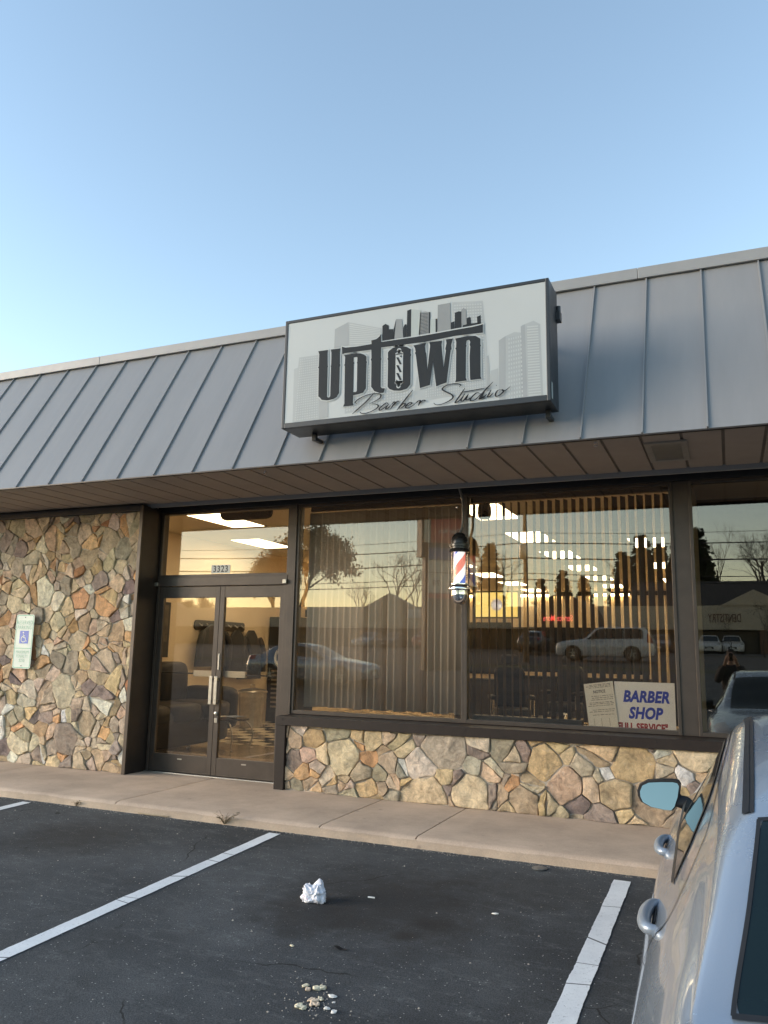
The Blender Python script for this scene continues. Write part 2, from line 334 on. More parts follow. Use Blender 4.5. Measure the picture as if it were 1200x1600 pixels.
def line_mat():
    m, nt, b = new_mat('road_paint'); L = nt.links; tc = nd(nt, 'ShaderNodeTexCoord'); P = tc.outputs['Object']
    n = nd(nt, 'ShaderNodeTexNoise', Scale=3, Detail=9, Roughness=.7); L.new(P, n.inputs['Vector'])
    r = nd(nt, 'ShaderNodeValToRGB'); e = r.color_ramp.elements; e[0].position = .3; e[1].position = .7; e[0].color = (.62, .64, .65, 1); e[1].color = (.80, .82, .82, 1); L.new(n.outputs['Fac'], r.inputs[0])
    n2 = nd(nt, 'ShaderNodeTexNoise', Scale=60, Detail=8, Roughness=.8); L.new(P, n2.inputs['Vector'])
    f = nd(nt, 'ShaderNodeValToRGB'); e = f.color_ramp.elements; e[0].position = .57; e[1].position = .66; e[0].color = (0, 0, 0, 1); e[1].color = (.7, .7, .7, 1); L.new(n2.outputs['Fac'], f.inputs[0])
    # cracks straight across, where the asphalt moved
    mp = nd(nt, 'ShaderNodeMapping'); L.new(P, mp.inputs[0]); mp.inputs['Scale'].default_value = (.25, 1, 1)
    v = nd(nt, 'ShaderNodeTexVoronoi', Scale=1.15, feature='DISTANCE_TO_EDGE'); L.new(mp.outputs[0], v.inputs['Vector'])
    ck = nd(nt, 'ShaderNodeMath', operation='LESS_THAN'); L.new(v.outputs['Distance'], ck.inputs[0]); ck.inputs[1].default_value = .0035
    mxm = nd(nt, 'ShaderNodeMath', operation='MAXIMUM'); L.new(ck.outputs[0], mxm.inputs[0]); L.new(f.outputs[0], mxm.inputs[1])
    y = nd(nt, 'ShaderNodeMix', data_type='RGBA'); L.new(mxm.outputs[0], y.inputs[0]); L.new(r.outputs[0], y.inputs[6]); y.inputs[7].default_value = (.1, .105, .11, 1)
    L.new(y.outputs[2], b.inputs['Base Color']); b.inputs['Roughness'].default_value = .75
    bp = nd(nt, 'ShaderNodeBump', Strength=.4, Distance=.004); n3 = nd(nt, 'ShaderNodeTexNoise', Scale=110, Detail=4); L.new(P, n3.inputs['Vector']); L.new(n3.outputs['Fac'], bp.inputs['Height']); L.new(bp.outputs[0], b.inputs['Normal'])
    return m
M['line'] = line_mat()
_b = M['roof'].node_tree.nodes['Mapping']; _b.inputs['Scale'].default_value = (5, 1, .6)


# ------------------------------------------------------------------ ground
PROFILE = [(-400, 3), (-120, 2.2), (-62, 1.75), (-48, 1.55), (-30, .9), (-19, .45), (-13, -.21), (-11, -.243), (-1.65, 0), (400, 0)]
def gz(y): return interp(PROFILE, y)
def sheet(name, x0, x1, ys, lift, m, nx=2, kind='structure', wob=0):
    mb = MB(); rows = []
    for y in ys: rows.append([(lerp(x0, x1, i/(nx-1)), y, gz(y)+lift) for i in range(nx)])
    mb.grid(rows); mb.f = [f[::-1] for f in mb.f] if ys[0] > ys[-1] else mb.f
    return mb.build(name, m, smooth=60, kind=kind)
M['dirt'] = pmat('dry_grass', (.09, .085, .05), .95, var=.4, scale=1.5, bump=.5, bscale=20)
sheet('ground', -400, 400, [-400, -120, -62, -48, -30, -19, -13, -11, -6, -1.65, 60, 400], -.03, M['dirt'])
ysl = [-1.2, -1.65, -3, -5, -7, -9, -11, -12, -13, -15, -17, -19, -22, -25, -28]
sheet('parking_lot', -60, 45, ysl, 0, M['asphalt'])
M['road'] = pmat('road_asphalt', (.05, .05, .05), .85, var=.2, scale=2)
sheet('road', -140, 90, [-30, -34, -38, -42, -46], .0, M['road'])
sheet('grass_verge', -140, 90, [-28.02, -30], -.004, pmat('verge_grass', (.05, .06, .025), .95, var=.4, scale=6, bump=.6, bscale=40))
sheet('far_parking_lot', -140, 60, [-48, -55, -62], .0, M['road'])

# sidewalk slabs with real joints, rounded nose, rough cast kerb below
SW = .075; KY = -1.60
joints = [-30, -20, -12.2, -9.9, -7.6, -5.28, -3.16, -2.315, .35, 2.4, 4.6, 9, 30]
sw = MB()
rnd = random.Random(4)
for a, b in zip(joints, joints[1:]):
    g = .006; x0, x1 = a+g, b-g
    prof = [(.2, SW), (-.4, SW), (-1.0, SW), (KY+.06, SW), (KY+.02, SW-.008), (KY, SW-.028)]
    n = max(2, int((x1-x0)/.12)); rows = []
    for i in range(n+1):
        x = lerp(x0, x1, i/n)
        rows.append([(x, y + (.006*noise.noise((x*3, y*2, 1)) if y < -1.5 else 0), z + .004*noise.noise((x*1.1, y*1.5, 7))-(.004 if i in (0, n) else 0)) for y, z in prof])
    sw.grid(rows); 
    for i in (0, n): sw.add([(rows[i][k][0], rows[i][k][1], rows[i][k][2]) for k in range(len(prof))]+[(rows[i][0][0], KY, -.05), (rows[i][0][0], .2, -.05)], [tuple(range(len(prof)+2))])
sw.build('sidewalk', M['sidewalk'], smooth=50, kind='structure')
kb = MB(); rows = []
for i in range(900):
    x = -12+i*.02
    if x > 4: break
    w = lambda k: .010*noise.noise((x*9, k*3.1, 2))+.006*noise.noise((x*30, k*5, 4))
    rows.append([(x, KY+.012, SW-.02), (x, KY-.006+w(0)*.6, SW-.032), (x, KY-.016+w(1), .035+w(5)*.4), (x, KY-.028+w(2), .014), (x, KY-.05+w(3)*1.5, -.01)])
kb.grid(rows).build('kerb', M['kerb'], smooth=60, kind='structure')

# painted bay lines: digitised on the sloping lot
def lot(px, py):
    lo = at(px, py, 'z', 0)
    for _ in range(12): lo = at(px, py, 'z', gz(lo.y))
    return lo
def bay_line(pts, w):
    mb = MB(); rows = []; P = [Vector((x, y)) for x, y in pts]; n = 260
    for i in range(n+1):
        t = i/n; p = P[0].lerp(P[1], t)
        e = lambda k: .005*noise.noise((p.y*5, k, 3))+.0035*noise.noise((p.y*26, k, 5))
        rows.append([(p.x-w/2+e(1), p.y, gz(p.y)+.004), (p.x+w/2+e(9), p.y, gz(p.y)+.004)])
    mb.grid(rows).build('parking_line', M['line'], kind='structure')
bay_line([(-3.50, -1.72), (-3.46, -6.4)], .105)
bay_line([(-.745, -1.80), (-.735, -6.4)], .11)
bay_line([(-6.24, -1.72), (-6.22, -6.4)], .105)
bay_line([(2.02, -1.80), (2.02, -6.4)], .11)

# ------------------------------------------------------------------ the shop building
shop = thing('shop_building', (-3, 0, 0), 'single storey shop with grey metal mansard roof, field stone walls and brown glass front', 'building')
SHADES = [((.50, .40, .28), 7), ((.57, .48, .36), 5.5), ((.49, .375, .28), 4.5), ((.45, .385, .305), 5), ((.41, .36, .30), 3.2), ((.31, .26, .23), 2.4), ((.50, .31, .17), 2.8), ((.38, .20, .11), 1.1), ((.25, .205, .195), 1.5), ((.70, .64, .56), 3), ((.54, .41, .25), 4), ((.44, .39, .29), 2.5)]
def stone_field(name, x0, x1, z0, z1, yf, sizes, seed, parent):
    """random rubble facing: weighted Voronoi cells, each its own bulging stone, on a mortar bed"""
    rn = random.Random(seed); S = []; tries = 0
    while tries < 9000:
        tries += 1
        r = rn.choice(sizes)*rn.uniform(.8, 1.15)
        x, z = rn.uniform(x0-.05, x1+.05), rn.uniform(z0-.03, z1+.03)
        if all((x-a)**2+((z-b)*1.0)**2 > ((r+c)*rn.uniform(.55, .82))**2 for a, b, c in S): S.append((x, z, r))
    mb = MB(); mb.col = []
    tot = sum(w for _, w in SHADES)
    for (x, z, r) in S:
        gap = rn.uniform(.001, .007)
        poly = [(x0+.001, z0+.001), (x1-.001, z0+.001), (x1-.001, z1-.001), (x0+.001, z1-.001)]
        for (a, b, c) in S:
            if (a, b) == (x, z): continue
            dx, dz = a-x, b-z; d2 = dx*dx+dz*dz
            if d2 > .9: continue
            d = math.sqrt(d2); nx, nz_ = dx/d, dz/d
            off = (d2+r*r-c*c)/(2*d)-gap
            out = []
            for i in range(len(poly)):
                p, q = poly[i], poly[(i+1) % len(poly)]
                sp = (p[0]-x)*nx+(p[1]-z)*nz_-off; sq = (q[0]-x)*nx+(q[1]-z)*nz_-off
                if sp <= 0: out.append(p)
                if sp*sq < 0: t = sp/(sp-sq); out.append((p[0]+(q[0]-p[0])*t, p[1]+(q[1]-p[1])*t))
            poly = out
            if len(poly) < 3: break
        if len(poly) < 3: continue
        # a good part of the stones is split again, so corners are sharp and joints meet in T shapes
        todo, done = [poly], []
        while todo:
            q = todo.pop(); mx, mz = sum(p[0] for p in q)/len(q), sum(p[1] for p in q)/len(q)
            ar = abs(sum(q[i][0]*q[(i+1) % len(q)][1]-q[(i+1) % len(q)][0]*q[i][1] for i in range(len(q))))/2
            if ar < .016 or rn.random() > (.62 if ar > .05 else .34): done.append(q); continue
            an = rn.uniform(0, math.pi); nx, nz_ = math.cos(an), math.sin(an); of = rn.uniform(-.18, .18)*math.sqrt(ar)
            for sg in (1, -1):
                out = []
                for i in range(len(q)):
                    p, q2 = q[i], q[(i+1) % len(q)]; g_ = gap
                    sp = sg*((p[0]-mx)*nx+(p[1]-mz)*nz_-of)+g_; sq = sg*((q2[0]-mx)*nx+(q2[1]-mz)*nz_-of)+g_
                    if sp <= 0: out.append(p)
                    if sp*sq < 0: t = sp/(sp-sq); out.append((p[0]+(q2[0]-p[0])*t, p[1]+(q2[1]-p[1])*t))
                if len(out) > 2: todo.append(out)
        for poly in done:
            cx = sum(p[0] for p in poly)/len(poly); cz = sum(p[1] for p in poly)/len(poly)
            ar = abs(sum(poly[i][0]*poly[(i+1) % len(poly)][1]-poly[(i+1) % len(poly)][0]*poly[i][1] for i in range(len(poly))))/2
            if ar < .0008: continue
            # blunt the corners, then walk the outline
            q = []
            for i in range(len(poly)):
                p, nx_ = poly[i], poly[(i+1) % len(poly)]
                q += [(lerp(p[0], nx_[0], .05), lerp(p[1], nx_[1], .05)), (lerp(p[0], nx_[0], .95), lerp(p[1], nx_[1], .95))]
            ring = []
            for i in range(len(q)):
                p, n2 = q[i], q[(i+1) % len(q)]; L = math.hypot(n2[0]-p[0], n2[1]-p[1]); k = max(1, int(L/.028))
                for j in range(k): ring.append((lerp(p[0], n2[0], j/k), lerp(p[1], n2[1], j/k)))
            sx = rn.uniform(0, 50); h = rn.uniform(.007, .028); tx, tz = rn.uniform(-.12, .12), rn.uniform(-.12, .12)
            ring = [(a+.016*noise.noise((a*9, b*9, sx))+.007*noise.noise((a*30, b*30, sx)), b+.016*noise.noise((a*9, b*9, sx+9))+.007*noise.noise((a*30, b*30, sx+9))) for a, b in ring]
            ring = [(a+.034*noise.noise((a*3.3, b*3.3, 5)), b+.034*noise.noise((a*3.3, b*3.3, 15))) for a, b in ring]; cx, cz = cx+.034*noise.noise((cx*3.3, cz*3.3, 5)), cz+.034*noise.noise((cx*3.3, cz*3.3, 15))
            ring = [(min(max(a, x0), x1), min(max(b, z0), z1)) for a, b in ring]
            t = rn.uniform(0, tot); 
            for c, w in SHADES:
                t -= w
                if t <= 0: break
            br = rn.uniform(.86, 1.45); c = [min(.75, k*br*w*rn.uniform(.95, 1.05)) for k, w in zip(c, (1.02, 1.0, .95))]
            rows = []
            for s, d in ((1.0, 0), (.992, .62), (.965, .93), (.84, 1.0), (.6, 1.0), (.32, 1.02), (.10, 1.02)):
                row = []
                for (a, b) in ring:
                    u, v = cx+(a-cx)*s, cz+(b-cz)*s
                    hh = d*(h+tx*(u-cx)+tz*(v-cz)) + (.020*noise.noise((u*7, v*7, sx))+.012*abs(noise.noise((u*19, v*19, sx)))+.005*noise.noise((u*45, v*45, sx)))*d
                    row.append((u, yf-max(0, hh) if d else yf+.012, v))
                rows.append(row)
            n0 = len(mb.v); mb.grid(rows, closed=True); n = len(ring)
            mb.f.append(tuple(n0+6*n+k for k in range(n))); mb.m.append(0)
            mb.col += [(*c, 1)]*(7*n)
    n0 = len(mb.v)
    mb.box(x0, x1, yf+.004, yf+.24, z0, z1, 1); mb.col += [(.2, .2, .2, 1)]*8
    return part(mb.build(name, [M['stone'], M['mortar']], smooth=55, label=None), parent)
YS = -.30
stone_field('stone_wall', -13.2, -6.30, SW, 3.06, YS, [.20, .17, .14, .12, .09, .07], 11, shop)
stone_field('stone_wall', -4.236, 4.2, SW, .716, YS, [.24, .20, .17, .13, .09], 23, shop)

# brown pilaster at the end of the tall stone wall, and the black head band
mb = MB(); mb.box(-6.298, -6.255, -.365, -.02, SW, 3.12); mb.box(-6.32, -6.24, -.02, .10, SW, 3.12)
part(mb.build('pilaster', M['bronze_dark'], bevel=.003), shop)
mb = MB(); mb.box(-6.300, -6.252, -.372, -.352, SW, 3.12); part(mb.build('corner_trim', M['bronze'], bevel=.003), shop)
mb = MB(); mb.box(-13.2, -6.30, -.345, -.06, 3.06, 3.14); mb.box(-6.30, 4.2, -.05, .1, 3.085, 3.22); part(mb.build('head_band', M['black'], bevel=.003), shop)
# low wall: end trim, sill cap with screw heads
mb = MB(); mb.box(-4.352, -4.238, -.345, -.06, SW, .716); part(mb.build('end_trim', M['trim'], bevel=.004), shop)
mb = MB(); mb.box(-4.352, 4.2, -.355, .05, .716, .803)
for x in (-4.27, -2.31, -1.0, -.62, .8): mb.lathe([(.007, 0), (.007, .004), (.003, .006)], (0, 0, 0), 10); vs = mb.v[-30:]; mb.v[-30:] = [(x+a, -.355-c, .775+b) for a, b, c in vs]
part(mb.build('sill_cap', M['trim'], bevel=.004), shop)

def frame_rect(mb, x0, x1, z0, z1, w, y0=-.03, y1=.07, wb=None, wt=None):
    wb = wb or w; wt = wt or w
    mb.box(x0, x0+w, y0, y1, z0, z1); mb.box(x1-w, x1, y0, y1, z0, z1)
    mb.box(x0+w, x1-w, y0+.002, y1-.002, z0, z0+wb); mb.box(x0+w, x1-w, y0+.002, y1-.002, z1-wt, z1)
def window(name, x0, x1, z0, z1, w, glass, wb=None, wt=None, wl=None):
    mb = MB(); frame_rect(mb, x0, x1, z0, z1, w, wb=wb, wt=wt)
    f = part(mb.build(name, M['bronze'], bevel=.003), shop)
    g = MB(); g.box(x0+w-.006, x1-w+.006, -.003, .003, z0+(wb or w)-.006, z1-(wt or w)+.006)
    p = g.build('pane', glass); p.parent = f; p.matrix_parent_inverse = f.matrix_basis.inverted() @ Matrix.Identity(4)
    return f
window('window', -4.365, -2.423, .806, 3.085, .030, M['glass'], wb=.038, wt=.03)
window('window', -2.423, -.423, .806, 3.085, .030, M['glass'], wb=.038, wt=.03)
window('window', -.285, 2.0, .806, 3.085, .030, M['glass'], wb=.038, wt=.03)
window('window', 2.06, 4.0, .806, 3.085, .030, M['glass'], wb=.038, wt=.03)
window('transom', -6.245, -4.455, 2.295, 3.085, .03, M['door_glass'], wb=.03)
mb = MB(); mb.box(-4.455, -4.365, -.045, .075, SW, 3.085); part(mb.build('mullion_post', M['bronze'], bevel=.003), shop)
mb = MB(); mb.box(-.423, -.285, -.018, .08, .806, 3.085); part(mb.build('mullion_post', M['bronze'], bevel=.003), shop)
mb = MB(); mb.box(-6.24, -4.455, -.05, .075, 2.19, 2.295); part(mb.build('door_header', M['bronze'], bevel=.003), shop)
for a, b in ((-6.24, -6.205), (-4.495, -4.455)): mb = MB(); mb.box(a, b, -.04, .07, SW, 2.19); part(mb.build('door_jamb', M['bronze'], bevel=.003), shop)
mb = MB(); mb.box(-6.24, -4.455, -.075, .08, SW-.002, SW+.014); part(mb.build('threshold', M['alu'], bevel=.004), shop)
# pivots at the head of the doors
for a, b in ((-6.262, 2.19), (-4.502, 2.2)): mb = MB(); mb.box(a, a+.047, -.078, -.05, b, b+.045); part(mb.build('pivot_cover', M['alu'], bevel=.003), shop)
# two glazed doors
def door(x0, x1, hinge):
    mb = MB(); z0, z1 = SW+.018, 2.184; st = .055; mt = .062
    l, r = (st, mt) if hinge < 0 else (mt, st)
    mb.box(x0, x0+l, -.025, .02, z0, z1); mb.box(x1-r, x1, -.025, .02, z0, z1)
    mb.box(x0+l, x1-r, -.023, .018, z0, z0+.19); mb.box(x0+l, x1-r, -.023, .018, z1-.13, z1)
    d = part(mb.build('door', M['bronze'], bevel=.003), shop)
    def sub(m, name, mat, **k):
        o = m.build(name, mat, **k); o.parent = d; o.matrix_parent_inverse = d.matrix_basis.inverted(); return o
    g = MB(); g.box(x0+l-.006, x1-r+.006, -.006, 0, z0+.184, z1-.124); sub(g, 'pane', M['door_glass'])
    xm = x1-r/2 if hinge < 0 else x0+l/2; s = -1 if hinge < 0 else 1
    h = MB(); h.box(xm-.021, xm+.021, -.075, -.066, .86, 1.17); h.box(xm-.014, xm+.014, -.066, -.024, .88, .91); h.box(xm-.014, xm+.014, -.066, -.024, 1.12, 1.15); sub(h, 'pull_handle', M['alu'], bevel=.003)
    b = MB(); xa, xb = sorted((xm+s*.045, xm+s*.32)); b.box(xa, xb, .03, .07, 1.155, 1.225); sub(b, 'push_bar', M['alu'], bevel=.004)
    b = MB(); xa, xb = sorted((xm+s*.32, (x0 if hinge < 0 else x1))); b.box(xa, xb, .04, .06, 1.18, 1.195); sub(b, 'cross_rod', M['bronze_dark'])
    k = MB(); k.box(lerp(x0, x1, .46), lerp(x0, x1, .53), -.026, -.024, SW+.155, SW+.168); sub(k, 'maker_plate', M['alu'])
    if hinge > 0:
        k = MB(); k.lathe([(.021, 0), (.021, .012), (.012, .016)], n=16); k.v = [(xm-.002+a, -.026-c, .76+b_) for a, b_, c in k.v]; sub(k, 'lock', M['alu'], smooth=40); k = MB(); k.box(xm-.02, xm+.018, -.032, -.025, .66, .71); sub(k, 'thumb_turn', M['alu'], bevel=.003); k = MB(); k.box(xm-.012, xm+.008, -.034, -.024, 1.24, 1.42); sub(k, 'latch_plate', M['alu'], bevel=.003)
    return d
door(-6.203, -5.352, -1); door(-5.348, -4.497, 1)

# text as real meshes
def text_mesh(body, size, fn, ext=0.0, bold=0.0, shear=0.0, sx=1.0, align='CENTER', space=1.0):
    cu = bpy.data.curves.new('t', 'FONT'); cu.body = body; cu.size = size; cu.offset = bold; cu.shear = shear; cu.align_x = align; cu.align_y = 'CENTER'; cu.space_character = space
    cu.resolution_u = 3
    o = bpy.data.objects.new('t', cu); COL.objects.link(o); bpy.context.view_layer.update()
    me = o.evaluated_get(bpy.context.evaluated_depsgraph_get()).to_mesh()
    vs = [(v.co.x*sx, v.co.y) for v in me.vertices]; fs = [tuple(p.vertices) for p in me.polygons]
    o.to_mesh_clear(); bpy.data.objects.remove(o); bpy.data.curves.remove(cu)
    mb = MB(); n = len(vs)
    mb.add([fn(u, v) for u, v in vs], fs); return mb
M['white_vinyl'] = pmat('white_vinyl', (.66, .65, .60), .6, var=.08); M['ink'] = pmat('black_ink', (.02, .02, .02), .6)
nb = MB(); nb.box(-5.505, -5.245, -.0075, -.0035, 2.335, 2.432); num = part(nb.build('house_number', M['white_vinyl']), shop)
o = text_mesh('3323', .105, lambda u, v: (-5.375+u, -.0085, 2.383+v), bold=.0012, sx=.92, space=1.12).build('lettering', M['ink']); o.parent = num; o.matrix_parent_inverse = num.matrix_basis.inverted()

# soffit: hung panels with dark grooves, edge angle
SZ = 3.155; YE = -1.60
mb = MB(); x = -13.2+.07; W = .295
xs = []
x = .327
while x > -13.2: x -= W
while x < 4.3: xs.append(x); x += W
for x in xs:
    mb.box(x+.012, x+W-.012, YE+.035, -.24, SZ, SZ+.012, 0)
    mb.box(x-.012, x+.012, YE+.04, -.245, SZ+.010, SZ+.02, 1)
mb.box(-13.2, 4.3, YE+.09, .2, SZ+.03, SZ+.05, 1)
sf = part(mb.build('soffit', [M['soffit'], M['soffit_gap']]), shop)
mb = MB(); mb.box(-13.2, 4.3, -.24, -.205, SZ-.045, SZ+.012); o = mb.build('edge_angle', M['ridge'], bevel=.003); part(o, shop)
# recessed soffit lamp (unlit)
lx, ly = -.39, -.93
mb = MB(); 
mb.box(lx-.16, lx+.16, ly-.33, ly-.27, SZ-.016, SZ+.004); mb.box(lx-.16, lx+.16, ly+.27, ly+.33, SZ-.016, SZ+.004); mb.box(lx-.16, lx-.11, ly-.27, ly+.27, SZ-.015, SZ+.004); mb.box(lx+.11, lx+.16, ly-.27, ly+.27, SZ-.015, SZ+.004)
rl = part(mb.build('recessed_lamp', pmat('lamp_bezel', (.30, .27, .23), .5), bevel=.003), shop)
mb = MB(); mb.box(lx-.11, lx+.11, ly-.27, ly+.27, SZ-.008, SZ-.002); o = mb.build('lens', pmat('frosted_lens', (.22, .20, .165), .4, var=.05)); o.parent = rl; o.matrix_parent_inverse = rl.matrix_basis.inverted()

# mansard roof
EZ, RZ, YR = 3.137, 4.845, -.594
def roof_pt(x, t, off=0):
    n = Vector((0, -(RZ-EZ), (YR-YE))).normalized()
    return Vector((x, lerp(YE, YR, t), lerp(EZ, RZ, t)))+n*off
mb = MB(); s0 = -6.925-.457*16; seams = [s0+.457*i for i in range(43)]
seams = [x for x in seams if -13.2 < x < 4.3]
edges = [-13.2]+seams+[4.3]
for a, b in zip(edges, edges[1:]):
    rows = []
    for j in range(9):
        t = j/8
        rows.append([roof_pt(lerp(a, b, i/6), t, .007*noise.noise((a*3+i*.12, t*2.6, 1))*math.sin(math.pi*i/6)) for i in range(7)])
    mb.grid(rows)
for x in seams:
    vs = []
    for t in (0.0, 1.0):
        for (dx, off) in ((-.006, -.002), (-.006, .019), (.006, .019), (.006, -.002)): vs.append(roof_pt(x+dx, t, off))
    mb.add(vs, [(0, 1, 5, 4), (1, 2, 6, 5), (2, 3, 7, 6), (0, 3, 2, 1), (4, 5, 6, 7)])
# drip edge and closed underside
mb.box(-13.2, 4.3, YE-.004, YE+.036, EZ-.012, EZ-.001, 1)
mb.add([(-13.2, YE+.02, EZ+.01), (4.3, YE+.02, EZ+.01), (4.3, YR+.05, RZ), (-13.2, YR+.05, RZ)], [(0, 1, 2, 3)])
rf = part(mb.build('mansard_roof', [M['roof'], M['bronze_dark']], smooth=30), shop)
mb = MB(); 
for a, b in ((-13.2, -6.87), (-6.867, -3.81), (-3.807, -.6), (-.597, 4.3)):
    mb.box(a, b, YR-.035, YR+.35, RZ+.004, RZ+.108)
o = mb.build('ridge_cap', M['ridge'], bevel=.004); o.parent = rf; o.matrix_parent_inverse = rf.matrix_basis.inverted()
mb = MB(); mb.box(-13.2, 4.3, YR+.02, 17.2, RZ-.1, RZ+.06); part(mb.build('flat_roof', M['dirt']), shop)
M['block'] = pmat('painted_block', (.34, .31, .27), .9, var=.1, bump=.3)
mb = MB(); mb.box(-13.2, -13.0, -.05, 17, -.1, RZ-.1); mb.box(4.2, 4.4, -.05, 17, -.1, RZ-.1); mb.box(-13.0, 4.2, 16.8, 17, -.1, RZ-.1); part(mb.build('outer_wall', M['block']), shop)
mb = MB(); mb.box(-13.0, -6.33, -.05, .05, SW, 3.05); mb.box(-13.0, 4.2, .10, .2, 3.23, RZ-.1); mb.box(4.0, 4.2, -.05, .05, SW, 3.22); mb.box(-4.34, 4.2, -.04, .06, SW, .70); part(mb.build('front_backing', M['black']), shop)
# screw eyes in the soffit
for px, py in ((931, 692), (415, 737)):
    p = at(px, py, 'z', SZ-.02); mb = MB()
    mb.tube([(p.x+.016*math.cos(a), p.y, p.z-.012+.016*math.sin(a)) for a in [i*math.pi/8 for i in range(15)]], .0035, 6)
    mb.tube([(p.x, p.y, SZ+.003), (p.x, p.y, p.z+.004)], .0035, 6)
    part(mb.build('screw_eye', M['chrome'], smooth=60), shop)

# ------------------------------------------------------------------ the shop sign: lettering digitised on the plane of its face
SX0, SX1, SZ0, SZ1, SYF, SYB = -3.523, -1.158, 3.392, 4.392, -1.85, -1.53
sign = thing('shop_sign', ((SX0+SX1)/2, SYB, SZ0), 'white box sign lettered Uptown Barber Studio in a black frame on the roof', 'sign')
M['sign_black'] = pmat('sign_cabinet_paint', (.018, .02, .023), .38, var=.2, scale=4)
M['sign_face'] = pmat('sign_face', (.40, .425, .425), .35, var=.03, scale=1.2)
M['s_dark'] = pmat('print_charcoal', (.018, .023, .028), .6, var=.06, spec=.2)
M['s_mid'] = pmat('print_grey', (.20, .215, .22), .5, var=.06); M['s_lite'] = pmat('print_light_grey', (.33, .37, .36), .5, var=.05)
M['s_ghost'] = pmat('print_ghost_grey', (.32, .345, .35), .45, var=.03); M['s_ghost2'] = pmat('print_ghost_dark', (.275, .295, .30), .45, var=.03)
F = .028
mb = MB()
mb.box(SX0, SX1, SYF+.02, SYB, SZ0, SZ1)
for a in ((SX0, SX0+F, SZ0, SZ1), (SX1-F, SX1, SZ0, SZ1), (SX0+F, SX1-F, SZ1-F, SZ1), (SX0+F, SX1-F, SZ0, SZ0+F*1.7)): mb.box(a[0], a[1], SYF-.003, SYF+.0205, a[2], a[3])
part(mb.build('cabinet', M['sign_black'], bevel=.004), sign)
mb = MB(); mb.box(SX0+F-.004, SX1-F+.004, SYF+.003, SYF+.0195, SZ0+F*1.7-.004, SZ1-F+.004); part(mb.build('face_panel', M['sign_face']), sign)
mb = MB(); mb.box(SX1+.001, SX1+.003, SYF+.03, SYF+.075, SZ0+.03, SZ0+.16); part(mb.build('maker_sticker', M['s_lite']), sign)
for x in (SX0+.20, SX1-.07):
    mb = MB(); mb.box(x-.02, x+.02, SYB-.09, SYB-.05, SZ0-.065, SZ0); mb.box(x-.02, x+.02, SYB-.05, YE+.20, SZ0-.06, SZ0-.03); part(mb.build('mounting_bracket', M['sign_black'], bevel=.003), sign)
for x in (SX0+.25, SX1-.25):
    mb = MB(); mb.box(x-.02, x+.02, SYB, -.98, SZ1-.25, SZ1-.21); part(mb.build('mounting_arm', M['sign_black']), sign)
p = at(876, 506, 'y', -1.42); mb = MB(); mb.box(SX1-.01, p.x+.02, -1.56, -1.52, p.z+.0, p.z+.03); mb.box(p.x-.015, p.x+.025, -1.58, -1.50, p.z-.03, p.z+.05); mb.lathe([(.02, 0), (.02, .05)], (p.x+.005, -1.54, p.z+.05), 10); part(mb.build('conduit_fitting', M['sign_black'], bevel=.003), sign)

def z1(a, b): return (490+a/8.421, 460+b/8.421)
def z2(a, b): return (610+a/7.5, 460+b/7.5)
def z3(a, b): return (540+a/4.444, 590+b/4.444)
def z4(a, b): return (420+a/2.5, 420+b/2.5)
def sf_(pts, z): return [((lambda q: (q.x, q.z))(at(*z(a, b), 'y', SYF))) for a, b in pts]
def layer(k): return lambda u, v, w: (u, SYF+.003-.0008*k+w, v)
def ccw(P): return P if sum(P[i][0]*P[(i+1) % len(P)][1]-P[(i+1) % len(P)][0]*P[i][1] for i in range(len(P))) > 0 else P[::-1]
def printed(name, polys, k, mat):
    mb = MB()
    for pl in polys:
        holes = ()
        if isinstance(pl, tuple): pl, holes = pl
        mb.prism(ccw(pl), 0, layer(k), holes=[ccw(h)[::-1] for h in holes])
    return part(mb.build(name, mat), sign)
# pale office blocks behind the lettering
ghost = [sf_([(92, 602), (98, 392), (114, 385), (118, 346), (196, 336), (196, 588)], z4), sf_([(255, 310), (258, 236), (310, 208), (310, 300)], z4),
         sf_([(310, 300), (310, 208), (440, 232), (440, 296)], z4),
         sf_([(296, 566), (300, 345), (560, 300), (560, 525)], z4), sf_([(560, 525), (600, 300), (718, 280), (716, 130), (836, 124), (852, 300), (858, 475), (700, 500)], z4),
         sf_([(864, 470), (866, 398), (896, 388), (900, 470)], z4), sf_([(925, 520), (925, 262), (960, 246), (992, 250), (1000, 508)], z4), sf_([(1002, 508), (988, 220), (1034, 202), (1060, 216), (1072, 498)], z4)]
printed('printed_towers', ghost, 1, M['s_ghost'])
printed('printed_tower_sides', [sf_([(900, 524), (898, 280), (925, 262), (925, 520)], z4), sf_([(985, 510), (984, 224), (1000, 217), (1010, 508)], z4), sf_([(255, 310), (258, 236), (310, 208), (312, 222), (312, 300)], z4), sf_([(196, 588), (196, 440), (232, 430), (232, 580)], z4), sf_([(852, 478), (850, 340), (858, 338), (866, 474)], z4)], 2, M['s_ghost2'])
def cells(q, nx, ny, fx, fy):
    """window cells on a quad given bottom-left, top-left, top-right, bottom-right"""
    bl, tl, tr, br = [Vector(p) for p in q]; out = []
    for i in range(nx):
        for j in range(ny):
            f = lambda u, v: tuple(bl.lerp(br, u).lerp(tl.lerp(tr, u), v))
            u0, u1 = (i+.5-fx/2)/nx, (i+.5+fx/2)/nx; v0, v1 = (j+.5-fy/2)/ny, (j+.5+fy/2)/ny
            out.append([f(u0, v0), f(u1, v0), f(u1, v1), f(u0, v1)])
    return out
win = cells(sf_([(98, 596), (122, 350), (192, 340), (192, 582)], z4), 10, 26, .6, .5)+cells(sf_([(300, 560), (304, 390), (556, 345), (556, 520)], z4), 24, 16, .55, .55)
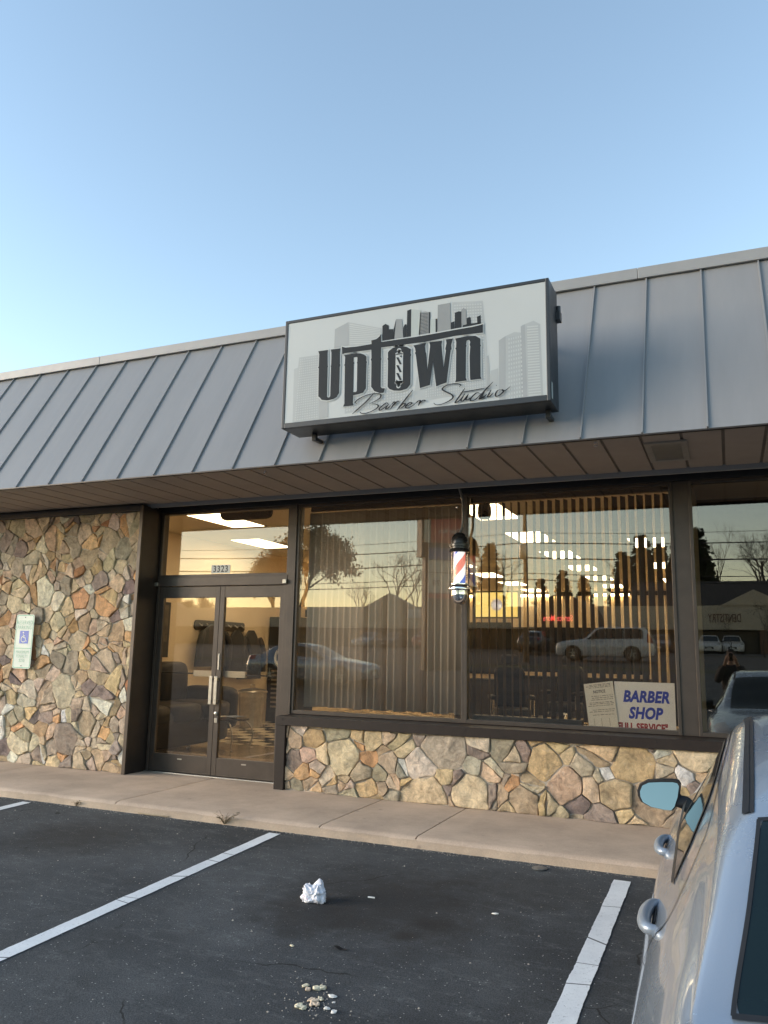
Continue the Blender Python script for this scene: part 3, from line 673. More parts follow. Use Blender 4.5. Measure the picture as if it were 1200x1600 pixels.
win += cells(sf_([(610, 505), (612, 350), (842, 310), (850, 470)], z4), 26, 16, .5, .6)+cells(sf_([(720, 300), (722, 138), (832, 132), (842, 290)], z4), 11, 14, .7, .5)
win += cells(sf_([(934, 515), (934, 268), (988, 256), (996, 502)], z4), 6, 15, .5, .5)+cells(sf_([(1012, 500), (1006, 222), (1054, 218), (1066, 495)], z4), 1, 26, .9, .45)+cells(sf_([(314, 298), (314, 212), (438, 234), (438, 292)], z4), 1, 10, .98, .5)
printed('printed_windows', win, 3, M['sign_face'])
# dark skyline above the bar
printed('printed_skyline_dark', [sf_(q, z) for z, q in ((z2, [(190, 518), (197, 190), (245, 172), (242, 508)]), (z2, [(708, 428), (708, 330), (750, 315), (752, 418)]), (z2, [(752, 420), (755, 215), (800, 198), (832, 200), (834, 400)]), (z2, [(838, 408), (850, 352), (1040, 330), (1060, 362), (1040, 378)]),
    (z2, [(895, 350), (893, 278), (930, 266), (942, 275), (945, 345)]), (z2, [(1020, 365), (1014, 262), (1058, 242), (1064, 358)]), (z2, [(140, 525), (150, 390), (170, 350), (190, 352), (190, 518)]), (z1, [(905, 628), (905, 415), (945, 388), (988, 408), (992, 605)]), (z1, [(988, 608), (990, 458), (1050, 455), (1050, 602)]), (z1, [(1040, 602), (1055, 450), (1085, 325), (1085, 595)]))], 4, M['s_dark'])
printed('printed_skyline_light', [sf_(q, z2) for q in ([(242, 508), (247, 173), (360, 186), (346, 490)], [(466, 470), (470, 292), (530, 286), (532, 456)])], 5, M['s_lite'])
printed('printed_skyline_grey', [sf_(q, z) for z, q in ((z2, [(332, 495), (350, 210), (410, 200), (450, 206), (448, 472)]), (z2, [(552, 452), (556, 124), (702, 98), (706, 424)]), (z2, [(836, 365), (832, 182), (856, 158), (886, 176), (892, 352)]), (z1, [(1062, 598), (1088, 326), (1164, 325), (1180, 580)]))], 5, M['s_mid'])
printed('printed_skyline_edge', [sf_(q, z2) for q in ([(448, 472), (450, 208), (466, 208), (464, 470)], [(530, 456), (530, 288), (550, 284), (550, 453)])]+cells(sf_([(336, 488), (350, 222), (446, 214), (444, 468)], z2), 1, 16, .94, .35), 6, M['s_dark'])
# Uptown
U = [(65,750),(192,733),(186,770),(186,940),(192,950),(186,965),(178,1345),(190,1358),(212,1356),(222,1340),(232,960),(226,945),(234,935),(238,770),(228,728),(358,712),(350,760),(348,915),(355,935),(346,955),(338,1300),(318,1330),(310,1350),(260,1380),(180,1396),(110,1390),(85,1360),(65,1345),(72,975),(62,965),(72,950),(78,790)]
P_ = [(405,800),(560,775),(620,778),(670,795),(698,820),(696,880),(706,890),(698,910),(690,1240),(668,1270),(655,1295),(600,1312),(524,1330),(520,1430),(530,1462),(390,1478),(408,1440),(414,945),(405,932),(414,915),(418,830)]
Ph = [(530,832),(575,824),(580,840),(578,890),(572,900),(578,915),(572,1270),(560,1285),(524,1288),(532,920),(540,905),(530,890)]
T = sf_([(375,690),(420,702),(560,690),(765,655),(762,608),(830,590),(870,555),(890,520),(892,628)], z1)+sf_([(300,500),(560,455),(800,410),(950,385),(1040,365),(1085,350),(1085,450),(900,470),(750,490),(400,560),(200,585)], z2)+sf_([(892,700),(888,835),(896,850),(888,870),(884,1215),(900,1235),(940,1238),(925,1295),(870,1300),(800,1275),(775,1235),(760,1220),(764,880),(755,860),(764,840),(762,730),(560,755),(420,775),(380,790)], z1)
O_ = sf_([(1150,680),(1100,684),(1040,710),(995,745),(980,770),(982,835),(974,850),(982,870),(976,1215),(990,1235),(1005,1250),(1060,1268),(1140,1268)], z1)+sf_([(60,1130),(120,1130),(190,1108),(210,1090),(236,1055),(238,730),(246,710),(238,690),(240,640),(225,635),(200,620),(140,605),(80,604)], z2)
W_ = sf_([(272,600),(418,572),(408,612),(415,680),(422,690),(436,885),(468,600),(460,565),(608,542),(600,590),(608,690),(626,855),(652,660),(645,640),(660,575),(652,530),(735,518),(712,600),(718,640),(708,655),(660,1035),(590,1058),(538,1080),(502,795),(465,1062),(410,1080),(348,1100),(300,710),(290,690),(298,675),(290,630)], z2)
N_ = sf_([(760,520),(900,490),(1000,488),(1030,505),(1056,520),(1056,590),(1064,600),(1056,615),(1058,960),(1068,990),(940,1005),(935,980),(930,730),(938,610),(930,595),(938,560),(925,535),(895,545),(888,590),(895,605),(888,620),(885,980),(898,1010),(760,1030),(770,1000),(772,650),(762,640),(772,620),(774,560)], z2)
def grown(P, d):
    P = ccw(P); n = len(P); out = []
    for i in range(n):
        a, b, c = Vector(P[i-1]), Vector(P[i]), Vector(P[(i+1) % n]); e1 = (b-a).normalized(); e2 = (c-b).normalized()
        nn = Vector((e1.y+e2.y, -e1.x-e2.x)); nn = nn.normalized() if nn.length > .2 else Vector((e1.y, -e1.x)); out.append(tuple(b+nn*d))
    return out
LET = [sf_(U, z1), sf_(P_, z1), T, O_, W_, N_]
printed('letter_outline', [grown(l, .011) for l in LET], 7, M['sign_face'])
printed('lettering', [LET[0], (LET[1], [sf_(Ph, z1)])]+LET[2:], 10, M['s_dark'])
def disc(c, r, n=18): return [(c[0]+r*math.cos(2*math.pi*i/n), c[1]+r*math.sin(2*math.pi*i/n)) for i in range(n)]
def s2(a, b): return sf_([(a, b)], z2)[0]
pole = [sf_([(66, 700), (152, 692), (148, 1045), (60, 1052)], z2), sf_([(64, 712), (62, 690), (150, 680), (156, 705)], z2), sf_([(54, 1046), (58, 1020), (150, 1012), (150, 1040)], z2), sf_([(78, 690), (85, 660), (128, 655), (138, 684)], z2), sf_([(66, 1044), (82, 1075), (122, 1072), (138, 1040)], z2), disc(s2(105, 660), .020), disc(s2(99, 1076), .020)]
printed('printed_pole', pole, 12, M['sign_face'])
st = [sf_([(72, 742+k*92), (98, 740+k*92), (138, 822+k*92), (112, 824+k*92)], z2) for k in range(3)]+[sf_([(104, 722), (138, 718), (136, 746)], z2), sf_([(72, 1000), (98, 1024), (72, 1028)], z2)]
st += [sf_([(80, 706), (138, 698), (140, 704), (82, 712)], z2), sf_([(90, 690), (126, 685), (127, 690), (91, 695)], z2), sf_([(68, 1036), (130, 1028), (131, 1034), (69, 1042)], z2), sf_([(80, 1052), (120, 1047), (121, 1052), (81, 1057)], z2), disc(s2(105, 662), .0105), disc(s2(99, 1075), .0105)]
printed('printed_pole_stripes', st, 14, M['s_dark'])
# script line, drawn as pen strokes
strokes = [[(205,105),(150,165),(95,215),(50,255)], [(85,183),(70,176),(85,158),(130,132),(190,115),(235,115),(248,128),(235,150),(190,175),(165,186)], [(185,182),(222,190),(229,205),(200,228),(150,248),(115,250),(102,240)],
  [(300,187),(288,178),(262,195),(238,217),(242,229),(266,216),(300,190)], [(302,186),(284,212),(284,221),(300,212),(318,195)], [(322,190),(338,172),(346,176),(330,198),(314,222)], [(330,200),(350,178),(366,166),(376,170)],
  [(470,88),(422,148),(385,196),(358,230)], [(374,212),(400,186),(416,182),(412,196),(390,212),(370,216)], [(424,202),(450,190),(463,179),(448,176),(426,194),(420,209),(438,213),(470,196),(486,182)], [(484,184),(506,166),(521,161),(518,174),(507,198)], [(510,190),(524,172),(540,160),(552,160),(554,168)],
  [(790,66),(803,54),(776,45),(722,50),(684,68),(676,86),(702,102),(738,120),(748,140),(722,164),(672,186),(632,191),(614,178)], [(832,74),(800,122),(764,174),(784,168),(806,148)], [(800,106),(880,92),(985,72)], [(832,112),(804,158),(818,164),(838,142),(856,116)], [(856,116),(838,154),(854,154),(872,140)],
  [(936,112),(914,108),(886,130),(868,156),(884,163),(914,146),(944,112)], [(1026,32),(985,75),(952,112),(930,150),(946,146),(966,126)], [(968,100),(950,130),(944,146),(962,140),(982,118)], [(1014,86),(998,116),(988,136),(1004,132),(1030,108)], [(1086,86),(1062,90),(1044,114),(1048,132),(1074,122),(1098,98),(1088,86),(1110,92),(1146,64)], [(1047,58),(1051,56)]]
mb = MB()
for st_ in strokes:
    P = sf_(st_, z3); C = cat_rom([(a, b, 0) for a, b in P], 7); n = len(C)
    L, Rr = [], []
    for i, c in enumerate(C):
        t = (C[min(i+1, n-1)]-C[max(i-1, 0)]).normalized(); nn = Vector((-t.y, t.x, 0))
        down = abs(t.y) ; w = (.0036+.0052*max(0, down-.25))*min(1, .35+3.2*min(i, n-1-i)/n)
        L.append(c+nn*w); Rr.append(c-nn*w)
    lf = layer(16); mb.grid([[lf(a.x, a.y, 0) for a in L], [lf(a.x, a.y, 0) for a in Rr]])
part(mb.build('script_lettering', M['s_dark']), sign)

# ------------------------------------------------------------------ barber pole on its bracket in front of the mullion
by = -.17; bx = at(718, 900, 'y', by).x; BZ = at(716.5, 945, 'y', by).z-1.925
bp_ = thing('barber_pole', (bx, by, 1.925), 'lit red white and blue barber pole with black dome between the two windows', 'barber pole')
M['bp_black'] = pmat('cast_black', (.014, .014, .014), .28, var=.2)
mb = MB(); mb.lathe([(.092, -.005), (.100, .0), (.104, .012), (.098, .024), (.092, .03), (.092, .044), (.101, .05), (.101, .072), (.088, .078), (.086, .082)], (bx, by, 2.45), 32)
mb.lathe([(.086, 0), (.085, .03), (.076, .062), (.058, .09), (.032, .108), (.018, .112)], (bx, by, 2.532), 32); part(mb.build('dome_cap', M['bp_black'], smooth=40), bp_)
mb = MB(); mb.lathe([(.078, 0), (.078, .03), (.082, .034), (.082, .04), (.088, .043), (.104, .047), (.108, .06), (.104, .075), (.094, .079), (.086, .085), (.082, .10), (.086, .104), (.086, .112), (.079, .115)], (bx, by, 2.02), 32); part(mb.build('base_collar', M['chrome'], smooth=40), bp_)
mb = MB(); mb.lathe([(.012, -.10), (.035, -.094), (.058, -.078), (.072, -.052), (.079, -.02), (.08, 0)], (bx, by, 2.025), 32); part(mb.build('bottom_dome', M['chrome'], smooth=40), bp_)
mb = MB(); mb.lathe([(.081, 0), (.081, .32)], (bx, by, 2.135), 40)
part(mb.build('glass_tube', glass_mat('clear_tube', (.97, .97, .97), .04), smooth=40), bp_)
def stripe_mat():
    m, nt, b = new_mat('barber_stripes'); L = nt.links; tc = nd(nt, 'ShaderNodeTexCoord'); sp = nd(nt, 'ShaderNodeSeparateXYZ'); L.new(tc.outputs['Object'], sp.inputs[0])
    an = nd(nt, 'ShaderNodeMath', operation='ARCTAN2'); L.new(sp.outputs['Y'], an.inputs[0]); L.new(sp.outputs['X'], an.inputs[1])
    a = nd(nt, 'ShaderNodeMath', operation='MULTIPLY'); L.new(an.outputs[0], a.inputs[0]); a.inputs[1].default_value = -1/(2*math.pi)
    z = nd(nt, 'ShaderNodeMath', operation='MULTIPLY_ADD'); L.new(sp.outputs['Z'], z.inputs[0]); z.inputs[1].default_value = 2.3; L.new(a.outputs[0], z.inputs[2])
    o = nd(nt, 'ShaderNodeMath', operation='ADD'); L.new(z.outputs[0], o.inputs[0]); o.inputs[1].default_value = 4.91
    fr = nd(nt, 'ShaderNodeMath', operation='FRACT'); L.new(o.outputs[0], fr.inputs[0])
    r = nd(nt, 'ShaderNodeValToRGB'); r.color_ramp.interpolation = 'CONSTANT'; e = r.color_ramp.elements
    W = (.78, .76, .74, 1); e[0].position = 0; e[0].color = (.66, .17, .12, 1); e[1].position = .25; e[1].color = W
    k = e.new(.5); k.color = (.04, .10, .46, 1); k = e.new(.75); k.color = W
    L.new(fr.outputs[0], r.inputs[0]); L.new(r.outputs[0], b.inputs['Base Color']); L.new(r.outputs[0], b.inputs['Emission Color']); b.inputs['Emission Strength'].default_value = .26; b.inputs['Roughness'].default_value = .4
    return m
mb = MB(); mb.lathe([(.058, -.16), (.058, .16)], (0, 0, 0), 40); o = mb.build('striped_cylinder', stripe_mat(), smooth=40, loc=(bx, by, 2.295)); part(o, bp_)
mb = MB(); mb.tube(cat_rom([(bx+.005, by, 2.64), (bx+.03, by+.0, 2.72), (bx+.035, by, 2.85), (bx+.028, by, 2.98), (bx+.002, by-.03, 3.10), (bx-.012, by-.05, SZ+.01)], 8), .013, 10); part(mb.build('bracket_arm', pmat('bracket_grey', (.09, .085, .08), .4, .3), smooth=60), bp_)
for z, d in ((2.49, .03), (2.065, .06)): mb = MB(); mb.box(bx-.03, bx+.03, by+d, -.031, z, z+.037); part(mb.build('wall_bracket', M['bp_black'], bevel=.003), bp_)
mb = MB(); mb.lathe([(.009, 0), (.012, .008), (.009, .016)], (bx-.03, by+.01, 2.895), 10); part(mb.build('fixing_screw', M['chrome'], smooth=50), bp_)

bp_.location.z += BZ

# ------------------------------------------------------------------ reserved parking sign on the stone wall
hs = thing('reserved_parking_sign', (-7.95, -.375, 1.19), 'white and green reserved parking sign with blue wheelchair emblem on the tall stone wall', 'sign')
hx0, hx1, hz0, hz1, hy = -8.098, -7.802, 1.188, 1.842, -.378
def rrect(x0, x1, z0, z1, r, n=5):
    out = []
    for cx, cz, a0 in ((x1-r, z1-r, 0), (x0+r, z1-r, 90), (x0+r, z0+r, 180), (x1-r, z0+r, 270)):
        for i in range(n+1): a = R_(a0+90*i/n); out.append((cx+r*math.cos(a), cz+r*math.sin(a)))
    return out
M['hs_white'] = pmat('reflective_white', (.54, .62, .57), .4, var=.06); M['hs_green'] = pmat('faded_green', (.16, .42, .29), .5, var=.12); M['hs_blue'] = pmat('sign_blue', (.015, .085, .46), .4, var=.08)
hl = lambda k: (lambda u, v, w: (u, hy-.001*k+w, v))
mb = MB(); mb.prism(ccw(rrect(hx0, hx1, hz0, hz1, .03)), .003, hl(0)); part(mb.build('plate', M['hs_white']), hs)
mb = MB(); mb.prism(ccw(rrect(hx0+.008, hx1-.008, hz0+.008, hz1-.008, .026)), 0, hl(1), holes=[ccw(rrect(hx0+.017, hx1-.017, hz0+.017, hz1-.017, .02))[::-1]]); mb.box(hx0+.017, hx1-.017, hy-.0012, hy-.0008, 1.428, 1.436); part(mb.build('green_border', M['hs_green']), hs)
mb = MB()
for t, s_, z in (('RESERVED', .066, 1.742), ('PARKING', .066, 1.682), ('MAXIMUM', .054, 1.385), ('PENALTY', .054, 1.335), ('$250', .054, 1.285)):
    k = text_mesh(t, s_, lambda u, v: (-7.95+u, hy-.0014, z+v), sx=.80, space=1.1, bold=-.0004); mb.add(k.v, k.f)
part(mb.build('lettering', M['hs_green']), hs)
mb = MB(); mb.prism([(-8.018, 1.49), (-7.872, 1.49), (-7.872, 1.645), (-8.018, 1.645)], 0, hl(1.4)); part(mb.build('emblem_panel', M['hs_blue']), hs)
mb = MB(); ex, ez = -7.948, 1.565; ey = hy-.0022
def ribbon(pts, w):
    C = [Vector((a, b, 0)) for a, b in pts]; n = len(C); L, Rr = [], []
    for i, c in enumerate(C):
        t = (C[min(i+1, n-1)]-C[max(i-1, 0)]).normalized(); q = Vector((-t.y, t.x, 0))*w; L.append((c.x+q.x, ey, c.y+q.y)); Rr.append((c.x-q.x, ey, c.y-q.y))
    mb.grid([L, Rr])
ribbon([(ex-.005+.036*math.cos(a), ez-.022+.036*math.sin(a)) for a in [R_(110+i*12) for i in range(19)]], .0045)
ribbon([(ex-.012, ez+.038), (ex-.008, ez-.002), (ex+.024, ez-.004), (ex+.038, ez-.046), (ex+.052, ez-.042)], .005); ribbon([(ex-.009, ez+.018), (ex+.018, ez+.016)], .0045)
mb.prism(disc((ex-.014, ez+.056), .0095, 12), 0, lambda u, v, w: (u, ey, v)); part(mb.build('wheelchair_emblem', M['hs_white']), hs)
for z in (hz1-.035, hz0+.035):
    mb = MB(); mb.lathe([(.006, 0), (.005, .004)], (0, 0, 0), 8); mb.v = [(-7.95+a, hy-.001-c, z+b) for a, b, c in mb.v]; part(mb.build('bolt', M['bronze_dark']), hs)

# ------------------------------------------------------------------ inside the shop
CZ = 3.34; XL, XR, YB = -8.42, -.355, 16.3
M['wall_in'] = pmat('cream_wall', (.74, .61, .43), .8, var=.05, scale=2); M['ceil'] = pmat('ceiling_tile', (.62, .54, .42), .9, var=.05, scale=30)
M['corr'] = pmat('corrugated_steel', (.50, .43, .33), .35, .6, var=.15, scale=3, stretch=(1, 1, .2))
M['darkwood'] = pmat('dark_wood', (.03, .022, .016), .4, var=.3, scale=4, stretch=(1, 1, 8)); M['leather'] = pmat('black_leather', (.017, .014, .012), .45, var=.3, scale=5, spec=.22, bump=.35, bscale=18)
def inside(mb, name, mat, **k): return part(mb.build(name, mat, **k), shop)
mb = MB(); mb.box(XL-.1, XL, .12, YB, SW, CZ); mb.box(XR, XR+.07, .09, YB, SW, CZ); inside(mb, 'interior_wall', M['wall_in'])
mb = MB(); mb.box(XL, -6.33, .06, .12, SW, CZ); inside(mb, 'interior_wall', M['wall_in'])
mb = MB(); rows = [[], []]
for i in range(int((XR-XL)/.018)+1):
    x = XL+i*.018; yv = YB-.02-.011*math.cos(i*.9)
    rows[0].append((x, yv, SW)); rows[1].append((x, yv, CZ))
mb.grid(rows); inside(mb, 'corrugated_wall', M['corr'], smooth=80)
mb = MB(); mb.box(XL, XR, YB-.07, YB-.03, CZ-.16, CZ-.04); inside(mb, 'crown_trim', M['darkwood'])
mb = MB(); mb.box(XL, XR, .075, YB, -.05, SW+.003); inside(mb, 'shop_floor', checker_mat())
mb = MB(); mb.box(XL, -4.7, .08, 2.6, SW+.003, SW+.008); inside(mb, 'entry_floor', pmat('polished_floor', (.26, .20, .13), .16, var=.12, scale=3))
mb = MB(); mb.box(XL, 4.0, .1, YB, CZ, CZ+.05); inside(mb, 'ceiling', M['ceil'])
M['troffer'] = emit_mat('fluorescent_panel', (1.0, .82, .54), 2.7); M['lampframe'] = pmat('lamp_frame', (.5, .46, .38), .5)
def troffer(x, y, w=.6, l=1.2):
    mb = MB(); mb.box(x-w/2, x+w/2, y-l/2, y+l/2, CZ-.012, CZ-.002); f = inside(mb, 'ceiling_light', M['lampframe'])
    g = MB(); g.box(x-w/2+.02, x+w/2-.02, y-l/2+.02, y+l/2-.02, CZ-.016, CZ-.0125); o = g.build('diffuser', M['troffer']); o.parent = f; o.matrix_parent_inverse = f.matrix_basis.inverted()
for i in range(6): troffer(-2.86, 2.42+2.45*i)
for i in range(6): troffer(-5.3, 3.6+2.45*i)
troffer(-6.72, 2.0, .6, 1.2); troffer(-7.9, .9); troffer(-7.6, 4.4); troffer(-6.9, 11.8)  # includes an extra panel added to brighten the entry
for i in range(3): troffer(-1.15, 6.0+3.6*i)
# vacant unit on the right: bare dark room behind a partition
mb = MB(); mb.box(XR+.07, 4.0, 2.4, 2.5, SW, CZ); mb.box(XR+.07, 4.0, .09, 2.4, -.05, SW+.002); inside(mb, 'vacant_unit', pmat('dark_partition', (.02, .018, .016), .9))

# warm tube lamps added along the walls to brighten the shop interior
M['added_tube_lamp'] = emit_mat('added_warm_tube', (1.0, .66, .30), 9.0)
for x, y in [(XR-.07, 11+2.1*i) for i in range(2)]+[(XL+.07, 8.2+2.4*i) for i in range(3)]+[(XL+.9+2.2*i, YB-.35) for i in range(3)]:
    mb = MB(); along = y < YB-.5
    P = [(x, y-.55, 2.45), (x, y+.55, 2.45)] if along else [(x-.55, y, CZ-.16), (x+.55, y, CZ-.16)]
    mb.tube(P, .035, 10); t = thing('added_tube_lamp', (x, y, P[0][2]), 'warm tube lamp added to brighten the shop interior', 'lamp', 'added tube lamps in the shop'); part(mb.build('tube', M['added_tube_lamp'], smooth=60), t)
    mb = MB(); q = (.045 if x > -4 else -.045) if along else 0
    mb.box(min(P[0][0], P[1][0])-.03+q, max(P[0][0], P[1][0])+.03+q, P[0][1]-.03, P[1][1]+.03, P[0][2]+(.036 if not along else -.06), P[0][2]+.09); part(mb.build('bracket', M['darkwood']), t)

# vertical blinds
M['vane'] = pmat('blind_fabric', (.56, .475, .40), .8, var=.05, scale=20, stretch=(6, 6, .5))
def blind(label, x0, x1, zt, zb, yb, step, angle, seed, jit=4, fab=M['vane']):
    rn = random.Random(seed); b = thing('vertical_blind', ((x0+x1)/2, yb, zt), label, 'blind', 'vertical blinds in the shop windows')
    mb = MB(); mb.box(x0-.03, x1+.03, yb-.022, yb+.022, zt-.005, zt+.04); part(mb.build('head_rail', M['bronze_dark'], bevel=.003), b)
    x = x0; i = 0
    while x < x1:
        a = R_(angle(i, (x-x0)/(x1-x0))+rn.uniform(-jit, jit)); c, s = math.cos(a), math.sin(a); w = .0445; rows = []
        zz = zb+rn.uniform(-.008, .008); lean = rn.uniform(-.004, .004)
        for k in range(5):
            u = (k/4-.5)*2; bow = .006*(1-u*u)
            rows.append([(x+u*w*c-bow*s+lean*f, yb+u*w*s+bow*c, z) for f, z in ((0, zt-.02), (1, zz))])
        mb = MB(); mb.grid(rows); o = part(mb.build('vane', fab, smooth=60), b)
        md = o.modifiers.new('thickness', 'SOLIDIFY'); md.thickness = .001
        x += step; i += 1
def ang1(i, t): return 14 if t < .36 else ((67 if i % 3 == 0 else 30) if t < .86 else 22)
blind('closed taupe vertical blind behind the window between door and barber pole', -4.235, -2.47, 3.02, .875, .11, .0745, ang1, 3, 5)
def ang2(i, t): return (97 if i % 2 else 89) if t < .36 else lerp(79, 60, t)-(6 if t > .8 else 0)
blind('open vertical blind with shade painted into its vanes behind the window with the yellow screen', -2.36, -.47, 3.02, .88, .11, .078, ang2, 8, 6, pmat('shaded_blind_fabric', (.15, .11, .08), .8, var=.08, scale=20, stretch=(6, 6, .5)))  # darker copy of the blind fabric, the vanes' shade put into its colour
mb = MB(); mb.box(-2.36, -1.30, .05, .16, .835, .885); tag(mb.build('window_planter', M['black'], bevel=.006), 'low black tray on the sill under the open blind', 'tray')

# cards in the window
M['card'] = pmat('sign_card', (.70, .68, .65), .7, var=.05, scale=3); M['paper'] = pmat('paper', (.66, .62, .54), .8, var=.05); M['blue_ink'] = pmat('blue_lettering', (.012, .03, .34), .6); M['red_ink'] = pmat('red_lettering', (.28, .015, .02), .6)
card = thing('barber_shop_card', (-.74, .05, .845), 'white card lettered BARBER SHOP in blue leaning in the window corner', 'sign')
cy = .048
mb = MB(); mb.box(-1.0, -.476, cy, cy+.004, .838, 1.252); part(mb.build('card', M['card']), card)
fn0 = lambda ox, oz: (lambda u, v: (ox+u, cy-.001, oz+v))
for t, s, ox, oz in (('BARBER', .138, -.728, 1.118), ('SHOP', .138, -.738, .972)):
    part(text_mesh(t, s, fn0(ox, oz), bold=.0062, shear=.22, sx=.80, space=1.04).build('blue_lettering', M['blue_ink']), card)
k = text_mesh('"FULL SERVICE"', .090, fn0(-.775, .850), bold=.0045, sx=.72, space=1.05); part(k.build('red_lettering', M['red_ink']), card)
nt_ = thing('notice_sheet', (-1.13, .04, .84), 'paper notice with small black print leaning beside the barber shop card', 'notice')
q = [at(912, 1069, 'y', .04), at(957, 1064, 'y', .04), at(967, 1137, 'y', .04), at(921, 1139, 'y', .04)]
mb = MB(); mb.add(q+[v+Vector((0, .002, 0)) for v in q], [(3, 2, 1, 0), (4, 5, 6, 7), (0, 1, 5, 4), (1, 2, 6, 5), (2, 3, 7, 6), (3, 0, 4, 7)]); part(mb.build('sheet', M['paper']), nt_)
def onq(u, v): p = q[3].lerp(q[2], u).lerp(q[0].lerp(q[1], u), v); return (p.x, p.y-.0012, p.z)
mb = text_mesh('NOTICE', .16, lambda u, v: onq(.5+u*.72, .80+v*.55), bold=.006)
rn = random.Random(5)
for v in (.95, .92, .89, .70, .66, .62, .56, .53, .49, .40, .36, .29):
    x = rn.uniform(.06, .25)
    while x < .93:
        w = rn.uniform(.04, .14); mb.add([onq(x, v), onq(min(.95, x+w), v), onq(min(.95, x+w), v+.012), onq(x, v+.012)], [(0, 1, 2, 3)]); x += w+.03
for u in (.2, .45, .72): mb.add([onq(u, .05), onq(u+.012, .05), onq(u+.012, .22), onq(u, .22)], [(0, 1, 2, 3)])
part(mb.build('print', pmat('grey_print', (.14, .13, .12), .8)), nt_)

# waiting corner: sofa, table, bin, coats
sofa = thing('leather_sofa', (-7.6, 1.5, SW), 'black leather sofa with fat cushions behind the glass door', 'sofa')
def cushion(mb, c, s, sq=.35, seed=0, n=16, m=10):
    rows = []
    for j in range(m+1):
        ph = -math.pi/2+math.pi*j/m; row = []
        for i in range(n):
            th = 2*math.pi*i/n
            f = lambda v, e: math.copysign(abs(v)**e, v)
            p = Vector((f(math.cos(ph), sq)*f(math.cos(th), sq)*s[0], f(math.cos(ph), sq)*f(math.sin(th), sq)*s[1], f(math.sin(ph), sq)*s[2]))
            w = 1+.05*noise.noise(p*4+Vector((seed, 0, 0)))+.02*noise.noise(p*14+Vector((seed, 3, 0)))
            row.append(Vector(c)+p*w)
        rows.append(row)
    mb.grid(rows, closed=True)
mb = MB(); cushion(mb, (-7.75, 1.5, .33), (.46, 1.12, .20), .25, 1); part(mb.build('base', M['leather'], smooth=70), sofa)
for k, y in enumerate((.82, 1.5, 2.18)):
    mb = MB(); cushion(mb, (-7.62, y, .50), (.40, .335, .11), .4, k+2); part(mb.build('seat_cushion', M['leather'], smooth=70), sofa)
    mb = MB(); cushion(mb, (-8.12, y, .78), (.16, .335, .27), .45, k+7); part(mb.build('back_cushion', M['leather'], smooth=70), sofa)
for y in (.34, 2.66):
    mb = MB(); cushion(mb, (-7.75, y, .50), (.46, .13, .26), .4, y); part(mb.build('armrest', M['leather'], smooth=70), sofa)
sofa.location.x += .42; sofa.scale = (1.08, 1.0, 1.22)
tb = thing('coffee_table', (-6.75, 2.15, SW), 'low coffee table with curved metal legs and magazines, seen through the right door', 'table')
mb = MB(); mb.prism(ccw([(-6.72+.42*math.cos(a)*1.0, 2.12+.30*math.sin(a)) for a in [2*math.pi*i/28 for i in range(28)]]), .018, lambda u, v, w: (u, v, .50-w)); part(mb.build('table_top', pmat('table_glass', (.05, .04, .03), .08, var=.1), smooth=40), tb)
for sx_, sy_ in ((1, 1), (1, -1), (-1, 1), (-1, -1)):
    mb = MB(); mb.tube(cat_rom([(-6.72+sx_*.16, 2.12+sy_*.12, .48), (-6.72+sx_*.30, 2.12+sy_*.22, .43), (-6.72+sx_*.37, 2.12+sy_*.26, .28), (-6.72+sx_*.34, 2.12+sy_*.24, SW+.03), (-6.72+sx_*.38, 2.12+sy_*.27, SW+.012)], 6), .011, 8); part(mb.build('leg', M['alu'], smooth=60), tb)
mcol = [(.5, .42, .3), (.35, .12, .08), (.45, .40, .33), (.2, .25, .35)]
mdesc = ['cream magazine fanned open on the coffee table', 'red covered magazine on the coffee table', 'beige magazine at the far side of the coffee table', 'blue covered magazine at the end of the coffee table']
for i, c in enumerate(mcol):
    x, y, a = -6.98+i*.16, 2.08+.06*(i % 2), .5*i
    mb = MB(); n = 6; rows = []
    for j in range(n+1):
        u = (j/n-.5)*.27; rows.append([Vector((x, y, .502+i*.007+.012*math.cos(u*9)))+Vector((u*math.cos(a)-v*math.sin(a), u*math.sin(a)+v*math.cos(a), 0)) for v in (-.1, .1)])
    o = mb.grid(rows).build('magazine', pmat('magazine_%d' % i, c, .35, var=.5, scale=25), smooth=50); md = o.modifiers.new('pages', 'SOLIDIFY'); md.thickness = .006
    tag(o, mdesc[i], 'magazine', 'magazines on the coffee table')
tc_ = thing('trash_can', (-8.02, 4.95, SW), 'ribbed galvanised steel trash can with lid against the cream wall', 'trash can')
M['galv'] = pmat('galvanised_steel', (.45, .42, .36), .35, .85, var=.2, scale=9)
mb = MB(); rows = []
for z, r in ((0, .205), (.02, .21), (.04, .205), (.52, .25), (.54, .258), (.57, .25), (.62, .255)):
    rows.append([(-8.02+(r+(.006*math.cos(k*1.5708) if .03 < z < .53 else 0))*math.cos(2*math.pi*k/64), 4.95+(r+(.006*math.cos(k*1.5708) if .03 < z < .53 else 0))*math.sin(2*math.pi*k/64), SW+z) for k in range(64)])
mb.grid(rows, closed=True); part(mb.build('body', M['galv'], smooth=30), tc_)
mb = MB(); mb.lathe([(.268, 0), (.272, .015), (.262, .03), (.20, .055), (.10, .072), (.02, .075)], (-8.02, 4.95, SW+.615), 40); part(mb.build('lid', M['galv'], smooth=40), tc_)
mb = MB(); mb.tube(cat_rom([(-8.02, 4.88, SW+.68), (-8.02, 4.89, SW+.745), (-8.02, 4.95, SW+.76), (-8.02, 5.01, SW+.745), (-8.02, 5.02, SW+.68)], 5), .008, 8); part(mb.build('lid_handle', M['galv'], smooth=60), tc_)
